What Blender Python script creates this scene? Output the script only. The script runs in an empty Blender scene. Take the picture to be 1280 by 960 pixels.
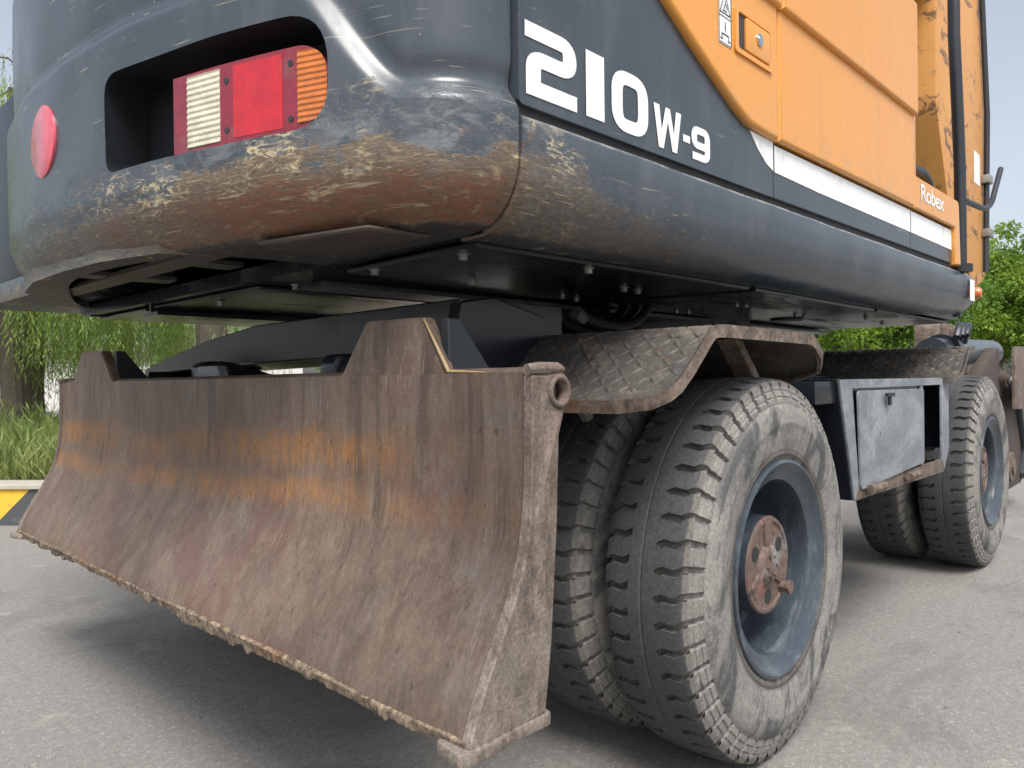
import bpy, bmesh, math, random
import numpy as np
from mathutils import Vector, Matrix
random.seed(7); rng = np.random.default_rng(7)
scene = bpy.context.scene
COL = scene.collection
R = math.radians
# ------------------------------------------------------------------ camera
cam = bpy.data.cameras.new('camera'); cam.lens = 26.64; cam.sensor_width = 36; cam.sensor_fit = 'HORIZONTAL'
cam.clip_start = 0.05; cam.clip_end = 3000
camo = bpy.data.objects.new('camera', cam); COL.objects.link(camo)
yaw, pit, rol = 0.73932, -0.00375, -0.01173
d = Vector((math.cos(yaw)*math.cos(pit), math.sin(yaw)*math.cos(pit), math.sin(pit)))
r = Vector((math.sin(yaw), -math.cos(yaw), 0)); u = r.cross(d)
r2 = r*math.cos(rol)+u*math.sin(rol); u2 = u*math.cos(rol)-r*math.sin(rol)
m = Matrix((r2, u2, -d)).transposed().to_4x4(); m.translation = (-1.9934, -2.0871, 1.0427)
camo.matrix_world = m
scene.camera = camo
# ------------------------------------------------------------------ light
SUN_EL, SUN_AZ = R(58), R(232)      # azimuth of the sun in the ground plane, from +x towards +y
world = bpy.data.worlds.new('World'); scene.world = world; world.use_nodes = True
wn = world.node_tree.nodes; wl = world.node_tree.links
bg = wn['Background']; bg.inputs['Strength'].default_value = 0.15
sky = wn.new('ShaderNodeTexSky'); sky.sky_type = 'NISHITA'; sky.sun_disc = False
sky.sun_elevation = SUN_EL; sky.sun_rotation = math.pi/2 - SUN_AZ
sky.air_density = 1.0; sky.dust_density = 4.0; sky.ozone_density = 1.0; sky.altitude = 50
hsv = wn.new('ShaderNodeHueSaturation'); hsv.inputs['Saturation'].default_value = 0.48   # thin high cloud whitens the sky
wl.new(sky.outputs[0], hsv.inputs['Color']); wl.new(hsv.outputs[0], bg.inputs['Color'])
sl = bpy.data.lights.new('sun', 'SUN'); sl.energy = 2.3; sl.angle = R(26); sl.color = (1, .965, .91)
so = bpy.data.objects.new('sun', sl); COL.objects.link(so)
sd = Vector((math.cos(SUN_EL)*math.cos(SUN_AZ), math.cos(SUN_EL)*math.sin(SUN_AZ), math.sin(SUN_EL)))
so.rotation_euler = (-sd).to_track_quat('-Z', 'Y').to_euler(); so.location = sd*40
vs = scene.view_settings; vs.view_transform = 'Standard'; vs.look = 'None'; vs.gamma = 1; vs.use_curve_mapping = False
vs.exposure = 0.58
scene.render.engine = 'CYCLES'

# ------------------------------------------------------------------ material helper
class Mat:
    def __init__(s, name, rough=.5, metal=0.0, spec=.5):
        s.m = bpy.data.materials.new(name); s.m.use_nodes = True
        s.t = s.m.node_tree; s.n = s.t.nodes; s.l = s.t.links
        s.b = s.n['Principled BSDF']
        s.b.inputs['Roughness'].default_value = rough; s.b.inputs['Metallic'].default_value = metal
        s.b.inputs['Specular IOR Level'].default_value = spec
        s.g = s.n.new('ShaderNodeNewGeometry'); s.tc = s.n.new('ShaderNodeTexCoord')
        s.sx = s.n.new('ShaderNodeSeparateXYZ'); s.l.new(s.g.outputs['Position'], s.sx.inputs[0])
    @property
    def pos(s): return s.g.outputs['Position']
    @property
    def obj(s): return s.tc.outputs['Object']
    def x(s): return s.sx.outputs[0]
    def y(s): return s.sx.outputs[1]
    def z(s): return s.sx.outputs[2]
    def put(s, sock, v):
        if isinstance(v, bpy.types.NodeSocket): s.l.new(v, sock)
        elif isinstance(v, (tuple, list)) and len(v) == 3 and sock.type == 'RGBA': sock.default_value = (*v, 1)
        else: sock.default_value = v
    def noise(s, scale=5, detail=4, rough=.55, vec=None, stretch=(1, 1, 1), rot=(0, 0, 0), dist=0, off=(0, 0, 0)):
        mp = s.n.new('ShaderNodeMapping'); mp.inputs['Scale'].default_value = stretch; mp.inputs['Rotation'].default_value = rot
        mp.inputs['Location'].default_value = off
        s.l.new(vec or s.pos, mp.inputs[0])
        t = s.n.new('ShaderNodeTexNoise'); t.inputs['Scale'].default_value = scale; t.inputs['Detail'].default_value = detail
        t.inputs['Roughness'].default_value = rough; t.inputs['Distortion'].default_value = dist
        s.l.new(mp.outputs[0], t.inputs['Vector']); return t.outputs[0]
    def voro(s, scale, vec=None, stretch=(1, 1, 1), feature='F1'):
        mp = s.n.new('ShaderNodeMapping'); mp.inputs['Scale'].default_value = stretch; s.l.new(vec or s.pos, mp.inputs[0])
        t = s.n.new('ShaderNodeTexVoronoi'); t.feature = feature; t.inputs['Scale'].default_value = scale
        s.l.new(mp.outputs[0], t.inputs['Vector']); return t.outputs[0]
    def lin(s, v, a, b, lo=0., hi=1.):          # smooth map range
        t = s.n.new('ShaderNodeMapRange'); t.interpolation_type = 'SMOOTHSTEP'
        s.put(t.inputs[0], v); t.inputs[1].default_value = a; t.inputs[2].default_value = b
        t.inputs[3].default_value = lo; t.inputs[4].default_value = hi; return t.outputs[0]
    def op(s, o, a, b=0.0, c=0.0):
        t = s.n.new('ShaderNodeMath'); t.operation = o; s.put(t.inputs[0], a); s.put(t.inputs[1], b)
        if len(t.inputs) > 2: s.put(t.inputs[2], c)
        return t.outputs[0]
    def mul(s, *a):
        v = a[0]
        for q in a[1:]: v = s.op('MULTIPLY', v, q)
        return v
    def add(s, a, b): return s.op('ADD', a, b)
    def mix(s, f, a, b):
        t = s.n.new('ShaderNodeMix'); t.data_type = 'RGBA'; s.put(t.inputs[0], f); s.put(t.inputs[6], a); s.put(t.inputs[7], b); return t.outputs[2]
    def mixf(s, f, a, b):
        t = s.n.new('ShaderNodeMix'); t.data_type = 'FLOAT'; s.put(t.inputs[0], f); s.put(t.inputs[2], a); s.put(t.inputs[3], b); return t.outputs[0]
    def grit(s, c, f, a=.7, b=1.3):      # uneven tone of a worn surface
        t = s.n.new('ShaderNodeVectorMath'); t.operation = 'SCALE'; s.put(t.inputs[0], c); s.put(t.inputs[3], s.lin(f, .3, .7, a, b)); return t.outputs[0]
    def col(s, v): s.put(s.b.inputs['Base Color'], v); return s
    def rough(s, v): s.put(s.b.inputs['Roughness'], v); return s
    def metal(s, v): s.put(s.b.inputs['Metallic'], v); return s
    def bump(s, h, strength=.3, dist=.01):
        t = s.n.new('ShaderNodeBump'); t.inputs['Strength'].default_value = strength; t.inputs['Distance'].default_value = dist
        s.put(t.inputs['Height'], h); s.l.new(t.outputs[0], s.b.inputs['Normal']); return s

def scratches(M, scale=9, rot=(0, .3, .2), thr=.70, stretch=(1, 1, 9)):
    n = M.noise(scale, 3, .6, stretch=stretch, rot=rot, dist=.6)
    return M.lin(n, thr, thr+.05)

def mk_dark_paint(name, worn):
    M = Mat(name, .38)
    base = M.mix(M.noise(3, 5), (.038, .050, .062), (.058, .072, .086)) if worn else M.mix(M.noise(3, 5), (.034, .045, .056), (.050, .063, .076))
    dust = M.lin(M.noise(7, 6, .7, stretch=(1, 1, .35)), .45, .8)
    c = M.mix(M.mul(dust, .35), base, (.16, .17, .17))
    edge_glint = M.mul(M.lin(M.z(), 1.514, 1.521), M.lin(M.z(), 1.532, 1.526), M.lin(M.noise(9, 5, .7), .35, .6))   # highlight painted pale along the skirt's top edge, broken like rubbed paint
    if not worn: pass
    fine = M.noise(60, 5, .7)
    if worn:
        c = M.mix(M.mul(edge_glint, .75, M.lin(M.x(), -.96, -.93)), c, (.42, .42, .41))
        n1 = M.noise(7, 7, .72, stretch=(1, 1, 2.4)); n2 = M.noise(38, 5, .75, stretch=(1, 1, 3.2), dist=.8); n3 = M.noise(90, 4, .7, stretch=(1, 1, 2))
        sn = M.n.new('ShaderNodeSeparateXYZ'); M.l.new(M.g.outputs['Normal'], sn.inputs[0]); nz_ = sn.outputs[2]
        xm = M.mixf(M.lin(M.x(), -.955, -.93), 1., M.lin(M.x(), .1, -.98, 0., .62))
        edge = M.add(M.z(), M.mul(M.op('SUBTRACT', n1, .5), .30)); edge = M.add(edge, M.mul(M.op('SUBTRACT', n2, .5), .06))
        edge = M.add(edge, M.mul(M.lin(M.x(), -1.02, -.5), .085)); edge = M.add(edge, M.mul(M.lin(M.y(), -.75, .1), .055))
        low = M.mul(M.lin(edge, 1.475, 1.445), xm)
        far = M.lin(M.y(), -.55, -.15)
        brown = M.mix(n2, (.060, .046, .034), (.205, .145, .095)); greyst = M.mix(n2, (.075, .076, .072), (.215, .205, .18))
        steel = M.mix(far, brown, greyst); steel = M.grit(steel, n3, .72, 1.25)
        arc = M.lin(M.noise(34, 4, .65, stretch=(1, .28, 1), rot=(.55, .3, 0), dist=1.6), .57, .66)
        steel = M.mix(M.mul(arc, .6), steel, (.33, .26, .155))
        for i_, (rt, cc, th) in enumerate((((.25, .1, .2), (.30, .235, .15), .60), ((-.3, .2, .1), (.035, .030, .026), .60), ((.7, .3, .2), (.36, .29, .19), .635), ((.05, 0, .1), (.05, .04, .033), .61))):
            steel = M.mix(M.mul(scratches(M, 15+6*i_, rt, th, (.9, .9, 10)), .55), steel, cc)
        rust = M.mix(M.noise(46, 5, .75, dist=1.), (.085, .028, .016), (.255, .10, .045))
        rb = M.add(M.z(), M.mul(M.op('SUBTRACT', n1, .5), .12))
        nq = M.add(nz_, M.mul(M.op('SUBTRACT', n1, .5), .7))
        rm = M.mul(M.lin(nq, -.22, -.45), M.lin(nz_, -.97, -.86), M.lin(M.y(), -.05, -.5), M.lin(M.x(), -.955, -1.0), M.lin(n2, .36, .54), M.lin(M.noise(3.4, 5, .65, off=(2, 6, 3)), .36, .54))
        steel = M.mix(M.mul(rm, .9), steel, rust)
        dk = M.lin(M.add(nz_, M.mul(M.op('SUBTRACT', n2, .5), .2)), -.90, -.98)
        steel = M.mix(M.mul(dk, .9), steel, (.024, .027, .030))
        # scuffed grey paint and cream primer above the worn zone
        gb = M.mul(M.lin(edge, 1.60, 1.49), M.lin(M.x(), -.70, -1.02), M.lin(M.noise(12, 6, .72, stretch=(1, 1, 2.4), dist=.6), .46, .62), M.lin(M.y(), -.2, -.7))
        c = M.mix(M.mul(gb, .55), c, M.mix(n3, (.10, .115, .13), (.27, .28, .28)))
        c = M.mix(M.mul(low, .97), c, steel)
        band = M.mul(M.lin(edge, 1.40, 1.455), M.lin(edge, 1.575, 1.49), M.lin(M.x(), -.60, -.98))
        chip = M.lin(M.noise(22, 8, .8, stretch=(1, 1, 3.0), dist=1.6), .51, .54)
        patch = M.mul(M.lin(M.noise(4.2, 4, .6, off=(5, 2, 8)), .47, .55), M.lin(M.y(), -.1, -.5))
        c = M.mix(M.mul(band, chip, patch, .9), c, M.mix(n3, (.50, .37, .16), (.60, .54, .40)))
        area = M.lin(M.noise(4.5, 3, .5, off=(7, 3, 4)), .46, .60)
        sc = M.mul(scratches(M, 9, (.18, .2, .3), .675, (.8, .8, 18)), M.lin(M.x(), -.5, -1.05), area)
        c = M.mix(M.mul(sc, .7), c, (.50, .47, .40))
        sc2 = M.mul(scratches(M, 6, (.9, -.5, .4), .675, (.8, .8, 22)), M.lin(M.x(), .3, -1.0))
        c = M.mix(M.mul(sc2, .6), c, (.44, .38, .27))
        hook = M.mul(scratches(M, 26, (.5, .9, .4), .62, (.7, .7, 6)), M.lin(M.z(), 1.49, 1.43), M.lin(M.x(), .05, -.6), M.lin(M.noise(5, 3, off=(3, 3, 3)), .42, .54))
        c = M.mix(M.mul(hook, .9), c, (.31, .24, .13))
        chip2 = M.mul(M.lin(M.noise(40, 4, .8, off=(2, 9, 1)), .675, .69), M.lin(M.noise(3.3, 3), .46, .58), M.lin(M.x(), -.2, -.95))
        c = M.mix(chip2, c, (.46, .35, .18))
        M.rough(M.mixf(low, M.mixf(dust, .25, .44), .58))
        M.bump(M.add(M.mul(low, n2, .7), M.mul(chip, band, -.5)), .45, .004)
    else:
        area = M.lin(M.noise(2.6, 3, .5), .44, .6)
        sc = M.mul(scratches(M, 7, (.2, .5, .1), .675, (1, 1, 14)), area)
        c = M.mix(M.mul(sc, .45), c, (.36, .37, .36))
        sc2 = M.mul(scratches(M, 8, (.9, -.8, .1), .69, (1, 1, 16)), area)
        c = M.mix(M.mul(sc2, .45), c, (.33, .34, .34))
        M.rough(M.mixf(dust, .27, .5)); M.bump(fine, .06, .002)
    M.col(c); return M.m

def simple(name, col, rough=.5, metal=0., var=.25, scale=8, bump=0., spec=.5):
    M = Mat(name, rough, metal, spec); a = tuple(c*(1-var) for c in col); b = tuple(min(1, c*(1+var)) for c in col)
    M.col(M.mix(M.noise(scale, 5, .6, vec=M.obj), a, b))
    if bump: M.bump(M.noise(scale*9, 4, .7, vec=M.obj), bump, .004)
    return M.m

MT = {}
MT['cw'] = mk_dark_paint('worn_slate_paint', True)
MT['slate'] = mk_dark_paint('slate_paint', False)
def _orange():
    M = Mat('orange_paint', .32)
    c = M.mix(M.noise(2, 5), (.66, .275, .045), (.72, .32, .065))
    dust = M.lin(M.noise(5, 6, .7, stretch=(1, 1, .3)), .5, .8)
    c = M.mix(M.mul(dust, .25), c, (.62, .42, .2))
    run = M.lin(M.noise(22, 5, .65, stretch=(1, 1, .06)), .54, .72); c = M.mix(M.mul(run, .22), c, (.40, .22, .08)); c = M.mix(M.mul(M.lin(M.z(), 1.86, 1.70), M.lin(M.noise(11, 6, .7), .40, .66), .35), c, (.42, .27, .13))
    sp = M.lin(M.noise(130, 2, .5), .74, .76); sp = M.mul(sp, M.lin(M.noise(4, 2), .52, .6))
    c = M.mix(M.mul(sp, .8), c, (.16, .08, .04))
    M.col(c).rough(M.mixf(dust, .27, .45)); M.bump(M.noise(1.3, 2), .04, .01); return M.m
MT['orange'] = _orange()
def _orange_dirty():
    M = Mat('chipped_orange_paint', .45)
    c = M.mix(M.noise(1.5, 5), (.52, .23, .05), (.62, .31, .09))
    k = M.lin(M.noise(2.6, 8, .75, stretch=(1, 1, 2.2), dist=.8), .56, .60)
    c = M.mix(M.mul(k, .85), c, (.09, .055, .035)); M.col(c); return M.m
MT['orange_dirty'] = _orange_dirty()
def _white():
    M = Mat('white_decal', .4); c = M.mix(M.lin(M.noise(14, 6, .7), .5, .75), (.78, .79, .79), (.60, .60, .59))
    c = M.mix(scratches(M, 20, (0, .9, 0), .72), c, (.3, .31, .32)); M.col(c); return M.m
MT['white'] = _white()
MT['ink'] = simple('printed_black', (.03, .03, .03), .5)
MT['black'] = simple('black_steel', (.014, .017, .020), .42, 0, .4, 3)
def _under():
    M = Mat('underside_black_paint', .36)
    g = M.lin(M.noise(2.2, 6, .7, stretch=(.6, 1.6, 1)), .5, .75)
    M.col(M.mix(M.mul(g, .8), (.012, .015, .020), (.050, .048, .042))).rough(M.mixf(g, .22, .55)); M.bump(M.noise(30, 4), .1, .003); return M.m
MT['under'] = _under()
MT['dusty'] = simple('dusty_black_paint', (.060, .055, .046), .6, 0, .5, 5, .2)
MT['black_tube'] = simple('black_handrail_paint', (.02, .024, .03), .4)
MT['bolt'] = simple('zinc_bolt', (.30, .29, .27), .45, .6)
MT['gap_black'] = simple('gap_black', (.012, .012, .013), .7)  # near-black that stands for the shade in the skirt groove
def _blade():
    M = Mat('rusty_blade_steel', .68)
    vz = M.noise(8, 7, .7, stretch=(1.8, 1.8, .38), dist=.5); vf = M.noise(42, 5, .7, stretch=(1.6, 1.6, .16), dist=.3)
    c = M.mix(M.lin(vz, .3, .7), (.118, .078, .056), (.200, .145, .108))
    c = M.grit(c, vf, .86, 1.13)
    c = M.mix(M.mul(M.lin(M.noise(2.6, 6, .68, off=(4, 0, 2)), .49, .60), M.lin(M.noise(20, 5, .75, stretch=(1, 1, .5)), .35, .62), .75), c, (.145, .074, .058))
    c = M.mix(M.mul(M.lin(M.noise(3.0, 6, .68, off=(1, 7, 5)), .54, .66), M.lin(M.noise(17, 5, .75, stretch=(1, 1, .4), off=(3, 0, 0)), .35, .62), .5), c, (.185, .185, .175))
    zz = M.add(M.z(), M.mul(M.op('SUBTRACT', M.noise(1.5, 4, .55, off=(2, 5, 0)), .5), .10)); zz = M.add(zz, M.mul(M.op('SUBTRACT', M.noise(6, 6, .7, off=(1, 9, 4)), .5), .09)); zz = M.add(zz, M.mul(M.op('SUBTRACT', vf, .5), .06))
    zz = M.add(zz, M.mul(M.y(), .016))
    b1 = M.mul(M.lin(zz, .820, .885), M.lin(zz, .955, .895)); b2 = M.mul(M.lin(zz, .735, .79), M.lin(zz, .845, .79))
    nb = M.add(.25, M.mul(.75, M.lin(M.noise(16, 7, .78, stretch=(1, 1, .4), off=(9, 3, 1)), .36, .58)))
    run = M.lin(M.noise(1.6, 5, .65, off=(0, 4, 0)), .30, .60)
    face = M.lin(M.y(), -1.15, -.70)
    c = M.mix(M.mul(M.op('MAXIMUM', b1, M.mul(b2, .85)), nb, run, .95, M.mixf(face, .3, 1.)), c, M.mix(vf, (.22, .092, .030), (.40, .195, .06)))
    streak = M.lin(M.noise(13, 4, .6, stretch=(1.5, 1.5, .12), off=(2, 2, 2)), .57, .66)
    c = M.mix(M.mul(streak, .5, M.lin(M.z(), .70, .80)), c, (.055, .040, .034))
    low = M.lin(M.z(), .75, .55)
    c = M.mix(M.mul(low, .14, M.lin(M.noise(9, 6, .7, stretch=(1, 1, .5)), .42, .64)), c, (.27, .24, .215))
    area = M.lin(M.noise(3, 3, .5, off=(1, 1, 6)), .40, .58)
    for i, (rt, st) in enumerate((((.5, .2, .3), (.7, 14, .7)), ((-.7, .4, .1), (.6, 15, .6)), ((1.1, .1, .2), (.6, 13, .6)), ((.1, .1, .1), (.6, 16, .6)))):
        sc = M.mul(scratches(M, 14+5*i, rt, .645, st), area, .5); c = M.mix(sc, c, (.42, .35, .275))
    pit = M.lin(M.noise(60, 3, .6, stretch=(1, 1, .45)), .655, .69)
    c = M.mix(M.mul(pit, .5), c, (.035, .028, .025))
    c = M.grit(c, M.noise(120, 4, .75), .86, 1.14); c = M.grit(c, M.noise(1.8, 5, .6, off=(3, 3, 9)), .62, 1.06)
    wp = M.lin(M.noise(23, 4, .7, off=(6, 6, 1)), .745, .76); c = M.mix(M.mul(wp, low), c, (.6, .57, .5))
    M.col(c); M.rough(M.mixf(vz, .42, .66))
    M.bump(M.add(M.noise(70, 6, .78), M.mul(pit, -.8)), .35, .004); return M.m
MT['blade'] = _blade()
def _edge():
    M = Mat('chipped_cutting_edge', .85)
    n = M.noise(30, 7, .78, stretch=(1, 1.5, 1)); c = M.mix(M.lin(n, .35, .65), (.060, .043, .033), (.33, .26, .18)); c = M.mix(M.mul(M.lin(M.noise(9, 5), .54, .64), .5), c, (.24, .12, .06))
    M.col(M.grit(c, M.noise(90, 4), .65, 1.3)); M.bump(M.noise(60, 6, .75), .7, .012); return M.m
MT['edge'] = _edge()
def _endplate():
    M = Mat('end_plate_steel', .75)
    n = M.noise(34, 7, .75, stretch=(1, 1, .4)); c = M.mix(M.lin(n, .32, .68), (.085, .066, .052), (.225, .185, .150))
    c = M.mix(M.mul(M.lin(M.noise(5, 6, .7), .48, .62), .7), c, (.125, .085, .07)); c = M.mix(M.mul(M.lin(M.z(), .68, .50), .6, M.lin(M.noise(12, 5), .35, .6)), c, (.27, .235, .195))
    c = M.mix(M.mul(M.lin(M.noise(7, 5, .6, stretch=(1, 1, .15)), .56, .66), .6), c, (.05, .04, .035))
    M.col(M.grit(c, M.noise(140, 4, .7), .68, 1.3)); M.bump(M.noise(80, 6, .8), .6, .005); return M.m
MT['endplate'] = _endplate()
MT['weld'] = simple('old_yellow_paint_edge', (.30, .215, .11), .7, 0, .4, 30, .4)
def _tyre():
    M = Mat('dusty_rubber', .8, spec=.3)
    vx = M.n.new('ShaderNodeVectorMath'); vx.operation = 'MULTIPLY'; vx.inputs[1].default_value = (1, 0, 1); M.l.new(M.obj, vx.inputs[0])
    ln = M.n.new('ShaderNodeVectorMath'); ln.operation = 'LENGTH'; M.l.new(vx.outputs[0], ln.inputs[0]); rad = ln.outputs['Value']
    base = M.mix(M.noise(14, 6, .7, vec=M.obj), (.042, .044, .047), (.082, .084, .088))
    side = M.lin(rad, .510, .492)
    tan = M.mix(M.noise(9, 7, .72, vec=M.obj), (.115, .113, .106), (.315, .304, .276))
    dk = M.lin(M.noise(4.5, 6, .66, vec=M.obj, stretch=(1.8, 1, .7), rot=(0, .6, 0), dist=.9), .47, .60)
    low = M.lin(rad, .46, .44)
    c = M.mix(M.mul(side, M.mixf(M.mul(dk, low), .97, .12)), base, tan)
    groove = M.mul(M.lin(rad, .5155, .5115), M.op('SUBTRACT', 1., side))
    c = M.mix(M.mul(groove, .7), c, (.19, .178, .152))
    ringc = M.mul(M.lin(rad, .330, .318), M.lin(rad, .298, .310)); c = M.mix(M.mul(ringc, .7), c, (.06, .05, .042))
    c = M.grit(c, M.noise(110, 4, .7, vec=M.obj), .74, 1.22)
    c = M.mix(M.mul(M.lin(M.noise(24, 6, .7, vec=M.obj, off=(3, 1, 2)), .58, .68), .5), c, (.045, .045, .045))
    M.col(c); M.bump(M.noise(120, 4, .7, vec=M.obj), .25, .003); return M.m
MT['tyre'] = _tyre()
def _rim():
    M = Mat('scuffed_rim_paint', .4)
    c = M.mix(M.noise(5, 4, vec=M.obj), (.030, .040, .052), (.055, .070, .086))
    sc = M.lin(M.noise(7, 7, .62, vec=M.obj, stretch=(1, 3.5, 1)), .50, .72); st = M.lin(M.noise(30, 5, .7, vec=M.obj, stretch=(1, 6, 1)), .48, .7)
    c = M.mix(M.mul(sc, .38), c, (.21, .235, .26)); c = M.mix(M.mul(st, .10), c, (.30, .33, .36)); M.col(c).rough(M.mixf(sc, .28, .55)); M.bump(M.noise(50, 4, vec=M.obj), .1, .002); return M.m
MT['rim'] = _rim()
def _hub():
    M = Mat('rusty_hub', .72)
    c = M.mix(M.noise(22, 6, .7, vec=M.obj), (.070, .047, .040), (.20, .135, .108)); c = M.mix(M.lin(M.noise(8, 4, vec=M.obj), .52, .66), c, (.20, .19, .18))
    c = M.mix(M.lin(M.noise(15, 4, vec=M.obj, off=(3, 3, 3)), .56, .64), c, (.05, .042, .04)); c = M.mix(M.lin(M.noise(11, 5, .7, vec=M.obj, off=(1, 8, 3)), .60, .64), c, (.24, .10, .09)); M.col(M.grit(c, M.noise(70, 5, .75, vec=M.obj), .65, 1.25)); M.bump(M.noise(60, 5, .8, vec=M.obj), .5, .004); return M.m
MT['hub'] = _hub()
def _checker():
    M = Mat('weathered_tread_plate', .5)
    c = M.mix(M.noise(16, 6, .7), (.038, .036, .034), (.115, .105, .092)); c = M.mix(M.mul(M.lin(M.noise(7, 6, .7, off=(1, 2, 3)), .50, .62), .5), c, (.19, .165, .135))
    c = M.mix(M.mul(M.lin(M.noise(24, 5, .7, off=(4, 2, 3)), .58, .66), .5), c, (.11, .06, .035))
    M.col(M.grit(c, M.noise(110, 4, .7), .7, 1.25)); M.bump(M.noise(70, 5, .75), .4, .003); return M.m
MT['checker'] = _checker()
def _rustrim():
    M = Mat('rusty_painted_edge', .72)
    n = M.noise(22, 7, .78); c = M.mix(M.lin(n, .32, .68), (.055, .040, .031), (.215, .165, .13)); c = M.mix(M.mul(M.lin(M.noise(7, 6, .7), .57, .66), .6), c, (.19, .095, .045))
    M.col(M.grit(c, M.noise(100, 4, .7), .7, 1.25)); M.bump(M.noise(60, 5, .8), .5, .004); return M.m
MT['darkrust'] = simple('dark_rusty_steel', (.060, .045, .036), .65, 0, .5, 9, .5)
MT['rustrim'] = _rustrim()
def _box():
    M = Mat('scuffed_bluegrey_steel', .5)
    n = M.noise(2.6, 6, .65, stretch=(1.4, 1, 2.4), rot=(0, .75, 0), dist=.7)
    c = M.mix(M.lin(n, .34, .68), (.15, .168, .185), (.265, .285, .31)); c = M.mix(M.lin(M.noise(26, 5, .7), .64, .70), c, (.13, .085, .06)); c = M.grit(c, M.noise(50, 5, .75), .78, 1.2)
    M.col(c); M.rough(M.mixf(n, .35, .6)); return M.m
MT['box'] = _box()
def lens(name, col):
    M = Mat(name, .2); M.col(M.grit(M.mix(M.mul(M.lin(M.noise(8, 6, .7), .5, .72), .35), col, (.20, .17, .14)), M.noise(30, 5, .7), .82, 1.08)); M.bump(M.voro(190), .25, .002); M.b.inputs['Coat Weight'].default_value = .4
    M.b.inputs['Transmission Weight'].default_value = 0.0; M.b.inputs['Subsurface Weight'].default_value = .25
    M.b.inputs['Subsurface Radius'].default_value = (.02, .01, .01); return M.m
MT['red'] = lens('red_lens', (.52, .010, .022)); MT['red_dark'] = lens('dark_red_plastic', (.24, .012, .028))
MT['amber'] = lens('amber_lens', (.58, .17, .03)); MT['clear'] = lens('cream_lens', (.66, .62, .47))
MT['pinkred'] = lens('faded_red_reflector', (.70, .10, .14))
MT['chrome'] = simple('chrome', (.62, .62, .62), .22, 1., .1)
MT['bluepanel'] = simple('far_blue_panel', (.018, .028, .042), .4, 0, .3, 4)
def _ground():
    M = Mat('weathered_concrete', .85)
    c = M.mix(M.noise(.6, 6, .6), (.195, .187, .174), (.272, .261, .243)); c = M.mix(M.mul(M.lin(M.noise(180, 3, .6), .45, .62), .55), c, (.19, .183, .175))
    c = M.mix(M.mul(M.lin(M.noise(70, 2, .6, off=(1, 1, 1)), .60, .68), .5), c, (.47, .455, .43))
    c = M.mix(M.mul(M.lin(M.noise(1.7, 6, .7, off=(8, 1, 0)), .52, .7), .35), c, (.21, .20, .19))
    c = M.mix(M.mul(M.lin(M.noise(.9, 7, .72, off=(3, 8, 0), dist=.6), .50, .62), .5), c, (.15, .142, .13)); c = M.mix(M.mul(M.lin(M.noise(3.2, 6, .7, off=(3, 1, 0)), .60, .68), .35), c, (.40, .385, .355)); c = M.mix(M.mul(M.lin(M.noise(2.2, 7, .75, stretch=(.4, 2.2, 1), rot=(0, 0, .4)), .56, .64), .3), c, (.17, .165, .155))
    c = M.grit(c, M.noise(300, 3, .6), .62, 1.3); c = M.grit(c, M.noise(38, 5, .75), .84, 1.14)
    M.col(c); M.bump(M.add(M.noise(140, 4, .7), M.mul(M.noise(40, 3), .8)), .55, .006); return M.m
MT['ground'] = _ground()
MT['soil'] = simple('island_soil', (.10, .085, .06), .95, 0, .4, 6, .5)
def _yb(name, a, b):
    M = Mat(name, .7); c = M.mix(M.noise(8, 5), a, b); k = M.lin(M.noise(9, 6, .75, dist=.5), .60, .64)
    c = M.mix(M.mul(k, .8), c, (.25, .22, .17)); M.col(c); M.bump(M.noise(60, 4), .3, .004); return M.m
MT['yellow'] = _yb('faded_yellow_paint', (.62, .37, .02), (.75, .49, .05)); MT['kblack'] = _yb('kerb_black_paint', (.045, .05, .055), (.085, .09, .095))
MT['kerbtop'] = simple('kerb_concrete', (.36, .33, .28), .85, 0, .2, 9, .3)
def leafmat(name, a, b, trans=.35):
    M = Mat(name, .55, spec=.3); c = M.mix(M.lin(M.noise(1.3, 4, .6), .32, .68), a, b); c2 = M.mix(M.noise(30, 2), (0, 0, 0), c); c = M.mix(.25, c, c2)
    M.col(c); tr = M.n.new('ShaderNodeBsdfTranslucent'); M.l.new(c, tr.inputs[0])
    mx = M.n.new('ShaderNodeMixShader'); mx.inputs[0].default_value = trans
    out = M.n['Material Output']; M.l.new(M.b.outputs[0], mx.inputs[1]); M.l.new(tr.outputs[0], mx.inputs[2]); M.l.new(mx.outputs[0], out.inputs[0]); return M.m
MT['willow'] = leafmat('willow_leaf', (.20, .32, .06), (.42, .54, .16), .5)
MT['leaf'] = leafmat('broad_leaf', (.050, .125, .018), (.17, .31, .040), .35)
MT['leaf2'] = leafmat('yellowgreen_leaf', (.15, .27, .03), (.32, .46, .065), .45)
MT['weed'] = leafmat('weed_leaf', (.15, .24, .055), (.38, .44, .16), .5)
MT['bark'] = simple('bark', (.085, .07, .055), .9, 0, .45, 6, .8)
MT['wall'] = simple('white_render', (.72, .69, .67), .85, 0, .1, 2)

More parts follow.
